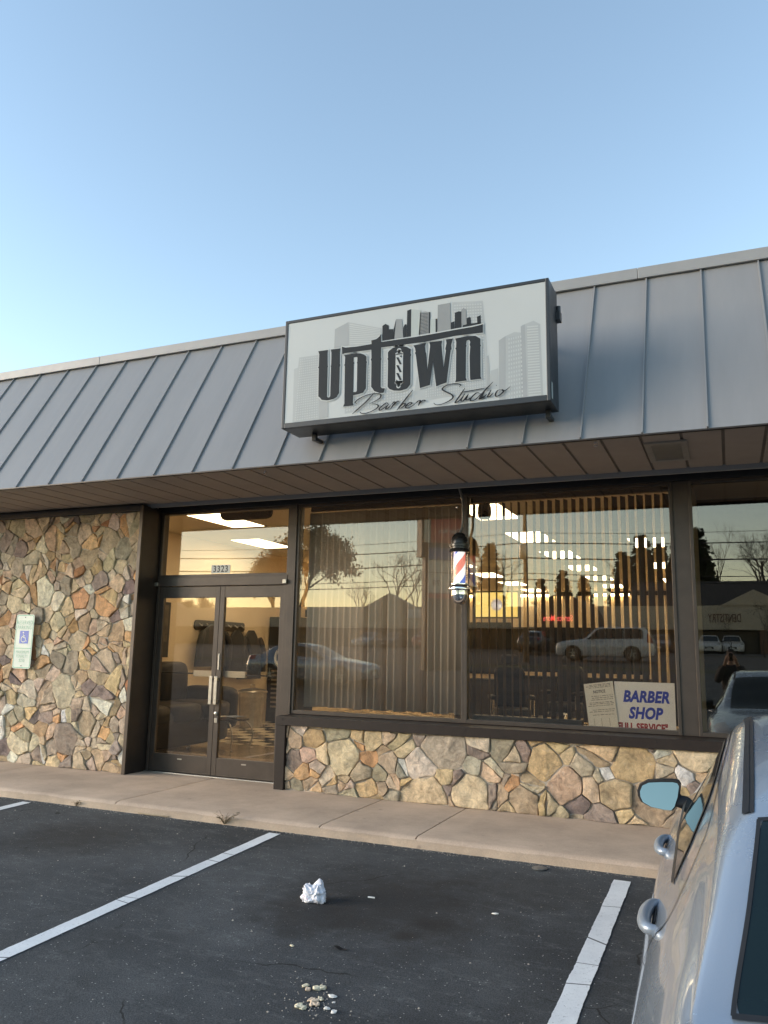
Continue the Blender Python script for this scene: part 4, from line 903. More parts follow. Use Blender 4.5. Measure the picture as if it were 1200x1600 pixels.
# coat rack and coats on the left wall
def wl(px, py, off=.0): return at(px, py, 'x', XL+off)
a, b = wl(304, 976, .02), wl(382, 982, .02)
rack = thing('coat_rack', (XL+.02, (a.y+b.y)/2, a.z), 'dark oblong coat rack with metal hooks on the cream wall', 'coat rack')
mb = MB(); mb.prism(rrect(a.y, b.y, a.z-.085, a.z+.085, .07), .025, lambda u, v, w: (XL+.027-w, u, v)); part(mb.build('board', M['darkwood']), rack)
for k in range(7):
    y = lerp(a.y+.12, b.y-.12, k/6); mb = MB(); mb.tube([(XL+.027, y, a.z+.03), (XL+.07, y, a.z+.0), (XL+.095, y, a.z-.02), (XL+.10, y, a.z+.02)], .009, 7); part(mb.build('hook', M['alu'], smooth=60), rack)
def coat(name, label, y0, y1, zt, zb, col, seed, flare=.08):
    y0, y1 = y0-.06, y1+.06
    t = thing(name, (XL+.12, (y0+y1)/2, zt), label, 'jacket', 'coats on the rack'); yc = (y0+y1)/2; hw = (y1-y0)/2
    mb = MB(); rows = []
    for j in range(13):
        f = j/12; z = lerp(zt, zb, f); w = hw*min(1, .22+1.5*f**.7)*(1+flare*f); row = []
        for i in range(28):
            a_ = 2*math.pi*i/28; fold = 1+.16*noise.noise((math.cos(a_)*2.2, math.sin(a_)*2.2, f*1.5+seed))+.05*math.sin(a_*7+seed)*f
            row.append((XL+.13+.10*math.sin(a_)*fold*min(1, .4+f), yc+w*math.cos(a_)*fold, z-.02*noise.noise((i, seed, 1))*f))
        rows.append(row)
    mb.grid(rows, closed=True); part(mb.build('body', col, smooth=70), t)
    for s in (-1, 1):
        mb = MB(); mb.tube(cat_rom([(XL+.15, yc+s*hw*.75, zt-.14), (XL+.19, yc+s*hw*1.02, lerp(zt, zb, .45)), (XL+.20, yc+s*hw*1.05, lerp(zt, zb, .86))], 6), [.05, .06, .062, .062, .06, .06, .058, .056, .055, .052, .05, .048, .046], 10); part(mb.build('sleeve', col, smooth=60), t)
    return t
M['coat1'] = pmat('black_nylon', (.012, .012, .014), .5, bump=.3, bscale=25); M['coat2'] = pmat('dark_wool', (.022, .02, .02), .9, bump=.3, bscale=30); M['coat3'] = pmat('charcoal_cloth', (.04, .036, .034), .85, bump=.3, bscale=30)
yy = [wl(p, 1000).y for p in (303, 341, 347, 374, 370, 396)]
zz = [wl(325, 975).z, wl(325, 1041).z, wl(360, 985).z, wl(360, 1056).z, wl(384, 985).z, wl(384, 1060).z]
coat('hanging_jacket', 'black nylon jacket with small white tag, leftmost on the rack', yy[0], yy[1], zz[0], zz[1], M['coat1'], 1)
coat('hanging_jacket', 'dark wool jacket in the middle of the rack', yy[2], yy[3], zz[2], zz[3], M['coat2'], 5)
coat('hanging_jacket', 'charcoal jacket with grey collar at the right end of the rack', yy[4], yy[5], zz[4], zz[5], M['coat3'], 9)
# framed poster
ps = thing('framed_poster', (XL+.02, wl(250, 985).y, 1.3), 'dark framed poster on the cream wall beside the sofa', 'poster')
y0, y1 = wl(236, 985).y, wl(263, 985).y; z0, z1_ = wl(262, 1027).z, wl(262, 941).z
mb = MB(); mb.box(XL, XL+.025, y0, y1, z0, z1_); part(mb.build('frame', M['black'], bevel=.004), ps)
mb = MB(); mb.box(XL+.0255, XL+.027, y0+.05, y1-.05, z0+.25, z1_-.05); part(mb.build('print', pmat('poster_print', (.06, .045, .03), .4, var=.9, scale=6)), ps)
# magazine stand with a round emblem at the end of that wall
cb = thing('display_cabinet', (-8.1, 6.4, SW), 'tall black display stand with white ring emblem past the coats', 'cabinet')
mb = MB(); mb.box(XL+.02, -7.75, 6.05, 6.75, SW, 2.1); part(mb.build('carcass', M['black'], bevel=.005), cb)
for k in range(9):
    mb = MB(); mb.box(-8.30, -7.80, 6.035, 6.05, .35+k*.085, .385+k*.085); part(mb.build('slat', M['alu']), cb)
mb = MB(); ec = (-8.05, 6.03, 1.30)
mb.tube([(ec[0]+.17*math.cos(a), ec[1], ec[2]+.19*math.sin(a)) for a in [2*math.pi*i/28 for i in range(28)]], .03, 8, closed=True); mb.tube([(ec[0]-.09, ec[1], ec[2]-.14), (ec[0]-.09, ec[1], ec[2]+.14), (ec[0]+.09, ec[1], ec[2]-.14), (ec[0]+.09, ec[1], ec[2]+.14)], .026, 6); part(mb.build('emblem', M['white_vinyl'], smooth=60), cb)
# ceiling mounted box in the entry and a speaker over the window
def hung(name, label, cat, prof, c, rx=0):
    t = thing(name, c, label, cat); return t
p = at(385, 800, 'y', 1.0); hc = thing('air_curtain', (p.x, 1.0, p.z), 'dark cylindrical heater hung from the ceiling inside the entry', 'heater')
mb = MB(); rows = []
for x in (-.36, -.35, -.30, .30, .35, .36):
    r = .105 if abs(x) < .34 else (.09 if abs(x) < .355 else .05)
    rows.append([(p.x+x, 1.0+r*math.cos(2*math.pi*k/20), p.z+r*math.sin(2*math.pi*k/20)) for k in range(20)])
mb.grid(rows, closed=True); part(mb.build('body', M['coat2'], smooth=40), hc)
for s in (-.25, .25): mb = MB(); mb.tube([(p.x+s, 1.0, p.z+.08), (p.x+s, 1.0, CZ)], .01, 8); part(mb.build('hanger', M['black']), hc)
p = at(757, 797, 'y', 1.3); sp = thing('pendant_speaker', tuple(p), 'small dark speaker hanging from the ceiling in the corner by the barber pole', 'speaker')
mb = MB(); mb.lathe([(.05, -.11), (.075, -.09), (.082, -.03), (.078, .04), (.062, .08), (.03, .10)], tuple(p), 20); part(mb.build('shell', M['bp_black'], smooth=40), sp)
mb = MB(); mb.tube([(p.x, p.y, p.z+.09), (p.x, p.y, CZ)], .008, 6); part(mb.build('stem', M['bp_black']), sp)
# yellow screen, black mirror station, chairs
p0, p1 = at(743, 926, 'y', 9.5), at(809, 964, 'y', 9.5)
tv = thing('hanging_screen', ((p0.x+p1.x)/2, 9.5, p1.z), 'bright yellow screen with blue disc hanging at the back of the shop', 'screen')
mb = MB(); mb.box(p0.x-.03, p1.x+.03, 9.5, 9.56, p1.z-.03, p0.z+.03); part(mb.build('casing', M['black'], bevel=.005), tv)
mb = MB(); mb.box(p0.x, p1.x, 9.494, 9.4995, p1.z, p0.z); part(mb.build('display', emit_mat('yellow_display', (.80, .52, .0), .30)), tv)
dc = at(776, 945, 'y', 9.49); mb = MB(); mb.prism(disc((dc.x, dc.z), .13, 24), 0, lambda u, v, w: (u, 9.490, v)); part(mb.build('blue_disc', emit_mat('blue_disc_light', (.01, .10, .42), .16)), tv)
k = text_mesh('ding', .13, lambda u, v: (dc.x+u, 9.486, dc.z+v), bold=.004); part(k.build('lettering', emit_mat('screen_lettering', (.8, .85, .9), .2)), tv)
mb = MB(); mb.tube([((p0.x+p1.x)/2, 9.53, p0.z), ((p0.x+p1.x)/2, 9.53, CZ)], .02, 8); part(mb.build('ceiling_stem', M['black']), tv)
M['mirror'] = pmat('mirror_glass', (.05, .045, .04), .06, .6, var=.1)
def station(x0, x1, y, label):
    t = thing('barber_station', ((x0+x1)/2, y, SW), label, 'workstation', 'barber stations')
    mb = MB(); mb.box(x0, x1, y, y+.5, SW, .92); part(mb.build('cabinet', M['darkwood'], bevel=.006), t)
    mb = MB(); mb.box(x0-.02, x1+.02, y-.02, y+.52, .92, .96); part(mb.build('counter', M['black'], bevel=.005), t)
    mb = MB(); mb.box(x0+.05, x1-.05, y+.40, y+.45, 1.05, 2.1); part(mb.build('mirror', M['mirror'], bevel=.004), t)
p0, p1 = at(732, 975, 'y', 8), at(796, 1026, 'y', 8)
station(p0.x-.3, p1.x, 8.0, 'black barber station with dark mirror below the yellow screen')
q0, q1 = at(842, 960, 'y', 11), at(872, 960, 'y', 11)
station(q0.x-1.0, q1.x+2.0, 11.0, 'black barber station with dark mirror in the middle of the back wall')
def chair(x, y, rz, label):
    t = thing('barber_chair', (x, y, SW), label, 'barber chair', 'barber chairs', rz)
    def sub(mb, n, m, s=60):
        o = mb.build(n, m, smooth=s); o.parent = t
    mb = MB(); mb.lathe([(.30, 0), (.30, .02), (.22, .045), (.06, .07), (.055, .36), (.10, .40)], n=28); sub(mb, 'pedestal', M['chrome'], 40)
    mb = MB(); cushion(mb, (0, 0, .50), (.27, .27, .09), .35, 1); sub(mb, 'seat', M['leather'])
    mb = MB(); cushion(mb, (0, .27, .88), (.25, .07, .34), .4, 2); sub(mb, 'backrest', M['leather'])
    mb = MB(); cushion(mb, (0, .27, 1.31), (.14, .05, .08), .5, 3); sub(mb, 'headrest', M['leather'])
    for s in (-1, 1):
        mb = MB(); cushion(mb, (s*.31, .02, .74), (.045, .24, .035), .4, 4); sub(mb, 'armrest', M['leather'])
        mb = MB(); mb.tube([(s*.30, .2, .48), (s*.31, .18, .71)], .015, 8); mb.tube([(s*.30, -.15, .48), (s*.31, -.15, .71)], .015, 8); sub(mb, 'arm_post', M['chrome'])
    mb = MB(); mb.tube(cat_rom([(-.17, -.2, .45), (-.19, -.45, .24), (-.18, -.55, .20), (.18, -.55, .20), (.19, -.45, .24), (.17, -.2, .45)], 5), .014, 8); sub(mb, 'footrest', M['chrome'])
chair(at(800, 1060, 'y', 4.6).x, 4.6, .4, 'black barber chair with chrome footrest nearest the open blind')
chair(at(880, 1050, 'y', 6.6).x, 6.6, -.3, 'black barber chair deeper in the shop by the dark station')
# bare bulbs over the mirrors on a strip (lit)
M['bulb'] = emit_mat('warm_bulb', (1.0, .42, .10), 9.0)
vb = thing('vanity_light_strip', (-6.2, 7.5, 1.9), 'strip of warm glowing bulbs seen between the blind vanes', 'light strip')
xs_ = [at(px, 957, 'y', 7.5) for px in (466, 556, 568, 630)]
mb = MB(); mb.box(xs_[0].x-.2, xs_[3].x+.2, 7.53, 7.57, xs_[0].z-.10, xs_[0].z+.06); part(mb.build('strip', M['darkwood']), vb)
for p in xs_:
    mb = MB(); mb.lathe([(.012, -.045), (.034, -.03), (.045, 0), (.034, .03), (.012, .045)], (p.x, 7.48, p.z), 14); part(mb.build('bulb', M['bulb'], smooth=60), vb)

# ------------------------------------------------------------------ cars
def mono(tab, col):
    """monotone cubic through a station table, column col"""
    xs = [r[0] for r in tab]; ys = [r[col] for r in tab]; n = len(xs)
    d = [(ys[i+1]-ys[i])/(xs[i+1]-xs[i]) for i in range(n-1)]
    m = [d[0]]+[0 if d[i-1]*d[i] <= 0 else 2*d[i-1]*d[i]/(d[i-1]+d[i]) for i in range(1, n-1)]+[d[-1]]
    def f(x):
        x = min(max(x, xs[0]), xs[-1]); i = max(0, min(n-2, next((k for k in range(n-1) if x <= xs[k+1]), n-2)))
        h = xs[i+1]-xs[i]; t = (x-xs[i])/h
        return (2*t**3-3*t*t+1)*ys[i]+(t**3-2*t*t+t)*h*m[i]+(-2*t**3+3*t*t)*ys[i+1]+(t**3-t*t)*h*m[i+1]
    return f
#        s    zt    wr    zr    wb    zb    ws    zs    wm   wsill zbot
SEDAN = [(0.00, .58, .36, .57, .50, .55, .54, .50, .56, .50, .26),
         (0.06, .68, .44, .665, .60, .64, .66, .58, .70, .62, .22),
         (0.35, .77, .54, .755, .71, .72, .785, .66, .82, .75, .19),
         (0.90, .86, .60, .845, .775, .80, .84, .73, .875, .81, .18),
         (1.30, .915, .62, .90, .79, .85, .85, .78, .88, .82, .18),
         (1.75, 1.12, .60, 1.08, .782, .90, .846, .79, .88, .82, .18),
         (2.15, 1.315, .545, 1.27, .775, .92, .842, .80, .878, .82, .18),
         (2.45, 1.385, .53, 1.345, .768, .935, .836, .81, .874, .815, .18),
         (2.75, 1.40, .53, 1.365, .758, .95, .828, .82, .866, .81, .18),
         (3.20, 1.365, .54, 1.33, .742, .965, .806, .83, .845, .79, .18),
         (3.63, 1.275, .555, 1.245, .72, .975, .782, .84, .83, .77, .19),
         (3.85, 1.15, .585, 1.125, .70, .97, .765, .84, .818, .75, .20),
         (4.08, 1.01, .625, .985, .69, .945, .755, .84, .805, .74, .21),
         (4.30, .985, .61, .965, .68, .93, .735, .835, .785, .72, .23),
         (4.55, .96, .56, .945, .63, .91, .69, .80, .745, .67, .25),
         (4.68, .90, .50, .885, .55, .86, .61, .74, .67, .58, .27),
         (4.73, .70, .42, .69, .48, .67, .51, .62, .55, .47, .30)]
def scaled(tab, fs, fn): return [(r[0]*fs,)+tuple(fn(k, v, r[0]) for k, v in enumerate(r[1:])) for r in tab]
SUV = [(0.00, .78, .44, .77, .62, .74, .66, .68, .68, .60, .34),
       (0.08, .92, .52, .905, .74, .88, .80, .80, .83, .74, .30),
       (0.45, 1.04, .62, 1.03, .82, 1.00, .90, .92, .95, .86, .28),
       (1.20, 1.12, .68, 1.11, .85, 1.07, .93, .98, .99, .90, .28),
       (1.45, 1.17, .70, 1.15, .86, 1.10, .93, 1.0, .99, .90, .28),
       (1.85, 1.48, .69, 1.44, .86, 1.13, .93, 1.0, .99, .90, .28),
       (2.15, 1.74, .68, 1.69, .86, 1.14, .93, 1.0, .99, .90, .28),
       (2.60, 1.80, .68, 1.76, .86, 1.15, .93, 1.0, .99, .90, .28),
       (4.20, 1.80, .68, 1.76, .86, 1.16, .93, 1.0, .98, .90, .28),
       (4.55, 1.76, .67, 1.72, .85, 1.16, .92, 1.0, .97, .89, .30),
       (4.80, 1.45, .68, 1.42, .83, 1.16, .90, 1.0, .94, .86, .32),
       (4.95, 1.12, .66, 1.10, .78, 1.06, .84, .95, .88, .80, .34),
       (5.02, .85, .58, .84, .68, .82, .72, .76, .74, .66, .38)]
class Body:
    def __init__(s, tab): s.f = [mono(tab, k) for k in range(1, 11)]; s.L = tab[-1][0]; s.cache = {}
    def ctrl(s, u):
        zt, wr, zr, wb, zb, ws, zs, wm, wsl, zbt = [f(u) for f in s.f]
        green = max(0, min(1, (zr-zb-.06)/.2))
        return [(0, zt), (wr*.55, zt-.22*(zt-zr)), (wr, zr), ((wr+wb)/2+.004*green, (zr+zb)/2+.006), (wb, zb), (ws, zs), (wm, lerp(zbt, zs, .74)), (wm-.012, lerp(zbt, zs, .36)), (wsl, zbt), (max(.1, wsl-.2), zbt-.02)]
    def pt(s, u, t, side=-1, off=0):
        key = round(u, 4)
        if key not in s.cache: s.cache[key] = s.ctrl(u)
        P = s.cache[key]; i = max(0, min(8, int(t))); k = t-i
        a = P[i-1] if i else (-P[1][0], P[1][1]); b = P[i]; c = P[i+1]; d = P[i+2] if i+2 < 10 else (2*c[0]-b[0], 2*c[1]-b[1])
        q = [.5*(2*b[j]+(c[j]-a[j])*k+(2*a[j]-5*b[j]+4*c[j]-d[j])*k*k+(3*b[j]-a[j]-3*c[j]+d[j])*k**3) for j in (0, 1)]
        p = Vector((side*q[0], -u, q[1]))
        if off: p += s.nrm(u, t, side)*off
        return p
    def nrm(s, u, t, side=-1):
        e = .012; a = s.pt(min(s.L, u+e), t, side)-s.pt(max(0, u-e), t, side); b = s.pt(u, min(8.99, t+e), side)-s.pt(u, max(0, t-e), side)
        n = a.cross(b)*(1 if side < 0 else -1); n = n.normalized() if n.length else Vector((0, 0, 1))
        return -n if (n.x*side+n.z) < 0 else n
    def patch(s, mb, u0, u1, ta, tb, side, off, nu=24, nt=8, mi=0):
        rows = []
        for i in range(nu+1):
            u = lerp(u0, u1, i/nu); a, b = ta(u), tb(u)
            rows.append([s.pt(u, lerp(a, b, j/nt), side, off) for j in range(nt+1)])
        mb.grid(rows, mi)
    def strip(s, mb, pts, w, side, off, mi=0, closed=False):
        """ribbon of half width w along (u, t) points, laid on the body"""
        C = [s.pt(u, t, side, off) for u, t in pts]; N = [s.nrm(u, t, side) for u, t in pts]; n = len(C); A, B = [], []
        for i in range(n):
            if closed: d = C[(i+1) % n]-C[i-1]
            else: d = C[min(i+1, n-1)]-C[max(i-1, 0)]
            q = d.cross(N[i]); q = q.normalized()*w if q.length > 1e-9 else Vector((0, 0, w)); A.append(C[i]+q); B.append(C[i]-q)
        if closed: A.append(A[0]); B.append(B[0])
        mb.grid([A, B], mi)
M['silver'] = paint_mat('silver_car_paint', (.30, .36, .435), .5, .26); M['white_paint'] = paint_mat('white_car_paint', (.62, .62, .62), .1, .35); M['dark_paint'] = paint_mat('dark_car_paint', (.03, .035, .05), .5, .3); M['red_paint'] = paint_mat('red_car_paint', (.25, .02, .02), .4, .3)
M['handle'] = pmat('satin_handle', (.30, .345, .40), .32, .4, var=.05); M['car_glass'] = pmat('tinted_car_glass', (.006, .014, .017), .03, var=.05, rvar=.015, spec=.38); M['rubber'] = pmat('black_rubber', (.012, .012, .013), .55, var=.15); M['gap'] = pmat('panel_gap', (.02, .02, .022), .7)
M['headlamp'] = pmat('headlamp_lens', (.45, .46, .47), .08, .3, var=.25, scale=14); M['taillamp'] = pmat('tail_lamp_lens', (.22, .008, .008), .12, var=.3, scale=16); M['tyre'] = pmat('tyre_rubber', (.02, .02, .02), .85, var=.2, bump=.2)
M['rim'] = pmat('alloy_rim', (.40, .41, .42), .28, .9, var=.1); M['mirror_face'] = pmat('door_mirror_glass', (.30, .36, .32), .02, 1, var=.02, rvar=.01); M['plate'] = pmat('plate_white', (.5, .5, .48), .5)
def sub_(mb, name, mat, root, smooth=50, **k):
    o = mb.build(name, mat, smooth=smooth, **k); o.parent = root; return o
def seq(*pts, n=10):
    return [(p.x, p.y) for p in cat_rom([(a, b, 0) for a, b in pts], n)]
def make_car(name, label, tab, paint, spec):
    B = Body(tab); root = thing(name, (0, 0, 0), label, 'car'); L = B.L
    us = sorted(set([round(L*i/150, 4) for i in range(151)]+[round(x, 4) for x in (.01, .025, .04, L-.01, L-.025, L-.04)]))
    ts = [9*j/58 for j in range(59)]; mb = MB(); rows = []
    for u in us: rows.append([B.pt(u, t, -1) for t in reversed(ts)]+[B.pt(u, t, 1) for t in ts[1:]])
    mb.grid(rows); n = len(rows[0]); mb.f.append(tuple(range(n))); mb.m.append(0); b = len(mb.v)-n; mb.f.append(tuple(b+k for k in reversed(range(n)))); mb.m.append(0)
    body = sub_(mb, 'body', paint, root, 42)
    W0, W1 = spec['shield']; R0, R1 = spec['rear']; f = B.f
    fl = lambda m: (lambda u: m)
    # screens across the car: inside the pillars
    def screen(nm, u0, u1, t1, off=.003):
        mb = MB(); rows = []
        for i in range(25):
            u = lerp(u0, u1, i/24); e = min(i, 24-i); tt = t1-(.03 if e == 0 else .01 if e == 1 else 0)
            rows.append([B.pt(u, tt*(1-k/12), -1, off) for k in range(12)]+[B.pt(u, tt*k/12, 1, off) for k in range(13)])
        mb.grid(rows); g = sub_(mb, nm, M['car_glass'], root)
        mb = MB(); 
        for sd in (-1, 1): B.strip(mb, [(lerp(u0-.004, u1+.004, i/30), t1+.012) for i in range(31)], .0042, sd, .0045)
        for u in (u0-.004, u1+.004): B.strip(mb, [(u, (t1+.02)*i/12) for i in range(13)], .007, -1, .0042); B.strip(mb, [(u, (t1+.02)*i/12) for i in range(13)], .007, 1, .0042)
        k = mb.build('seal', M['rubber'], smooth=60); k.parent = g; return g
    screen('windscreen', W0, W1, 1.84); screen('rear_window', R0, R1, 1.80)
    # side glass: one outline per side, split by a pillar
    lo, hi = spec['dlo']; u0, u1 = lo[0][0], lo[-1][0]
    for sd in (-1, 1):
        for a, b_ in spec['panes']:
            mb = MB(); B.patch(mb, a, b_, lambda u: interp(lo, u), lambda u: interp(hi, u), sd, .0035, 36, 8); g = sub_(mb, 'side_window', M['car_glass'], root)
        loop = [(lerp(u0, u1, i/40), interp(lo, lerp(u0, u1, i/40))) for i in range(41)]+[(lerp(u1, u0, i/40), interp(hi, lerp(u1, u0, i/40))) for i in range(1, 40)]
        mb = MB(); B.strip(mb, loop, .012, sd, .0038, closed=True)
        for a, b_ in zip(spec['panes'], spec['panes'][1:]):
            u = (a[1]+b_[0])/2; B.strip(mb, [(u, lerp(interp(lo, u), interp(hi, u), i/8)) for i in range(9)], .026, sd, .0045)
        sub_(mb, 'window_trim', M['rubber'], root)
        # shut lines
        for c in spec['seams']:
            mb = MB(); B.strip(mb, c, .0034, sd, .0012); g = sub_(mb, 'shut_line', M['gap'], root)
            mb = MB(); B.strip(mb, [(u+.006, t) for u, t in c], .0018, sd, .0022); k = mb.build('edge_highlight', M['chrome'], smooth=50); k.parent = g  # bright strip stands in for the highlight along the panel edge
        for (u, t) in spec['handles']:
            P = B.pt(u, t, sd); N = B.nrm(u, t, sd); N.z = 0; N.normalize(); mb = MB(); ctl = []
            for y, o_ in ((.11, -.012), (.105, .008), (.07, .022), (0, .027), (-.07, .022), (-.105, .008), (-.11, -.012)): ctl.append(P+N*o_+Vector((0, y, .004)))
            C = cat_rom(ctl, 5); rr = [.0125+.006*math.sin(math.pi*i/(len(C)-1)) for i in range(len(C))]
            mb.tube(C, rr, 12); h = sub_(mb, 'door_handle', M['handle'], root, 60)
            mb = MB(); B.patch(mb, u-.075, u+.075, fl(t-.10), fl(t+.12), sd, .003, 10, 4); k = mb.build('handle_recess', M['gap'], smooth=60); k.parent = h
        # roof channel
        mb = MB(); B.strip(mb, [(lerp(spec['ditch'][0], spec['ditch'][1], i/40), 1.93) for i in range(41)], .0135, sd, .0018); 
        B.strip(mb, [(lerp(spec['ditch'][0], spec['ditch'][1], i/40), 1.93) for i in range(41)], .0025, sd, .0032); sub_(mb, 'roof_channel', M['rubber'], root)
        # lamps
        mb = MB(); B.patch(mb, spec['head'][0], spec['head'][1], fl(spec['head'][2]), lambda u: spec['head'][3], sd, .004, 12, 8); sub_(mb, 'headlight', M['headlamp'], root)
        mb = MB(); B.patch(mb, spec['tail'][0], spec['tail'][1], fl(spec['tail'][2]), lambda u: spec['tail'][3], sd, .004, 12, 8); sub_(mb, 'tail_light', M['taillamp'], root)
        # door mirror
        mu, mt = spec['mirror']; P = B.pt(mu, mt, sd); mb = MB()
        prof = [(-.112, .012), (-.100, .040), (-.070, .058), (-.01, .066), (.045, .070), (.066, .066), (.074, .050), (.066, .0), (.050, -.045), (.035, -.062), (.0, -.062), (-.06, -.054), (-.098, -.036), (-.110, -.012)]
        c = P+Vector((sd*.088, -.03, .03)); rows = []
        for dy, k in ((.0, .90), (.0, 1.0), (.012, 1.03), (.05, 1.0), (.09, .82), (.115, .5), (.122, .1)): rows.append([c+Vector((-sd*a*k, dy, b_*k)) for a, b_ in prof])
        mb.grid(rows, closed=True); m_ = sub_(mb, 'door_mirror', M['rubber'], root, 50)
        mb = MB(); mb.prism(ccw([(a*.90, b_*.90) for a, b_ in prof]), 0, lambda u, v, w: (c.x-sd*u, c.y-.010+.30*v, c.z+v)); k = mb.build('mirror_glass', M['mirror_face']); k.parent = m_
        mb = MB(); mb.tube([P+Vector((-sd*.01, .0, .0)), P+Vector((sd*.05, -.01, .012)), c+Vector((-sd*.055, .05, -.02))], [.030, .026, .03], 10); k = mb.build('mirror_arm', M['rubber'], smooth=60); k.parent = m_
        # wheels and arches
        for wu in spec['wheels']:
            R = spec['wr']; P = B.pt(wu, 6.4, sd); x = P.x; mb = MB()
            mb.prism(disc((0, 0), R*1.14, 30), 0, lambda u, v, w: (x+sd*.006, -wu+u, max(.17, R+v)) )
            a_ = sub_(mb, 'wheel_arch', M['gap'], root, None)
            mb = MB(); rows = []
            for rr, dx in ((.60, .0), (.68, .012), (.92, .012), (.985, .0), (1.0, -.03), (1.0, -.16), (.93, -.19), (.6, -.19)): rows.append([(x+sd*(dx+.012), -wu+R*rr*math.cos(2*math.pi*k/36), R+R*rr*math.sin(2*math.pi*k/36)) for k in range(36)])
            mb.grid(rows, closed=True); wl_ = sub_(mb, 'wheel', M['tyre'], root, 50)
            mb = MB()
            for k in range(5):
                a0 = 2*math.pi*k/5+.3; P0 = [(.10, -.10), (.62, -.055), (.62, .055), (.10, .10)]
                mb.prism(ccw([(R*(a*math.cos(a0)-b_*math.sin(a0)), R*(a*math.sin(a0)+b_*math.cos(a0))) for a, b_ in P0]), .03, lambda u, v, w: (x+sd*(.016-w), -wu+u, R+v))
            mb.tube([(x+sd*.014, -wu+R*.63*math.cos(2*math.pi*k/30), R+R*.63*math.sin(2*math.pi*k/30)) for k in range(30)], .014, 6, closed=True)
            mb.prism(disc((0, 0), R*.15, 16), .02, lambda u, v, w: (x+sd*(.022-w), -wu+u, R+v))
            k = mb.build('rim', M['rim'], smooth=30); k.parent = wl_
    # bumper details
    zb = f[1](.0)
    mb = MB(); mb.box(-.30, .30, .004, -.02, f[0](0)*.62, f[0](0)*.90); sub_(mb, 'grille', M['gap'], root, None)
    mb = MB(); mb.box(-.155, .155, -L-.012, -L+.02, .52, .66); sub_(mb, 'rear_plate', M['plate'], root, None)
    mb = MB(); mb.box(-.155, .155, .012, -.02, .34, .47); sub_(mb, 'front_plate', M['plate'], root, None)
    return root, B
CARLOC = Vector((.56, -1.95, gz(-1.95)))
CARM = Matrix.Translation(CARLOC) @ Matrix.Rotation(math.atan(.026), 4, 'X')
spec_sedan = dict(shield=(1.34, 2.12), rear=(3.66, 4.05), dlo=([(1.48, 3.93), (3.24, 3.93)], [(1.48, 3.74), (1.75, 2.9), (2.05, 2.55), (2.3, 2.44), (2.7, 2.48), (2.95, 2.7), (3.1, 3.05), (3.2, 3.45), (3.24, 3.84)]),
    panes=[(1.49, 2.36), (2.42, 3.235)], ditch=(2.12, 3.62), head=(.10, .55, 3.0, 4.6), tail=(4.30, 4.66, 3.4, 5.2), mirror=(1.72, 3.98), wheels=(.86, 3.62), wr=.315,
    seams=[seq((1.30, 4.3), (1.36, 5.4), (1.36, 7.6)), seq((2.40, 4.05), (2.42, 5.4), (2.40, 7.8)), seq((2.2, 2.12), (2.45, 2.2), (2.9, 2.38), (3.22, 2.65), (3.38, 2.96), (3.46, 3.4), (3.50, 3.85), (3.47, 4.25), (3.39, 4.6), (3.34, 5.1), (3.28, 5.8), (3.2, 7.2), n=6)],
    handles=[(2.25, 4.75), (3.20, 4.72)])
sedan, SB = make_car('silver_sedan', 'silver sedan with black roof channel parked nose to the shop beside the bay line', SEDAN, M['silver'], spec_sedan)
sedan.location = CARLOC; sedan.rotation_euler = (math.atan(.026), 0, 0)

# ------------------------------------------------------------------ litter on the lot
rnd = random.Random(12)
def onlot(px, py): p = lot(px, py); return p
p = onlot(490, 1408); mb = MB(); bm = bmesh.new(); bmesh.ops.create_icosphere(bm, subdivisions=5, radius=1)
for v in bm.verts:
    c = v.co.copy(); r = 1+.30*noise.noise(c*1.5+Vector((3, 0, 0)))-.34*abs(noise.noise(c*2.6+Vector((0, 4, 0))))-.20*abs(noise.noise(c*5.5+Vector((9, 0, 2))))-.08*abs(noise.noise(c*12))
    lobe = .75*math.exp(-((c.x+.55)/.22)**2)+1.15*math.exp(-((c.x-.42+.3*c.y)/.30)**2)
    v.co = Vector((c.x*r*.098, c.y*r*.062, max(-.62, c.z)*r*.060+(.034*lobe*max(0, c.z)**.7 if c.z > 0 else 0)))
bm.verts.ensure_lookup_table(); mb.add([(p.x+v.co.x, p.y+v.co.y, p.z+.037+v.co.z) for v in bm.verts], [tuple(v.index for v in f.verts) for f in bm.faces]); bm.free()
bm_ = pmat('thin_white_plastic', (.72, .72, .76), .4, var=.06, bump=.5, bscale=35); bm_.node_tree.nodes['Principled BSDF'].inputs['Transmission Weight'].default_value = .0
bag = tag(mb.build('plastic_bag', bm_, smooth=70), 'crumpled white plastic bag standing open on the asphalt', 'bag')
mb = MB(); ng = []
for dx, dz, w in ((-.045, .040, .012), (-.030, .034, .014), (-.038, .026, .010), (-.018, .024, .009)):
    q0 = Vector((p.x+dx, 0, p.z+dz)); best = min((v for v in bag.data.vertices if v.co.y < p.y), key=lambda v: (v.co.x-q0.x)**2+(v.co.z-q0.z)**2).co
    mb.prism(disc((0, 0), w*.55, 9), 0, lambda u, v, w_: (best.x+u*1.3, best.y-.0015+abs(u)*.35, best.z+v*.7))
k_ = mb.build('faded_print', pmat('faded_pink_print', (.70, .42, .50), .5, var=.3, scale=60)); k_.parent = bag
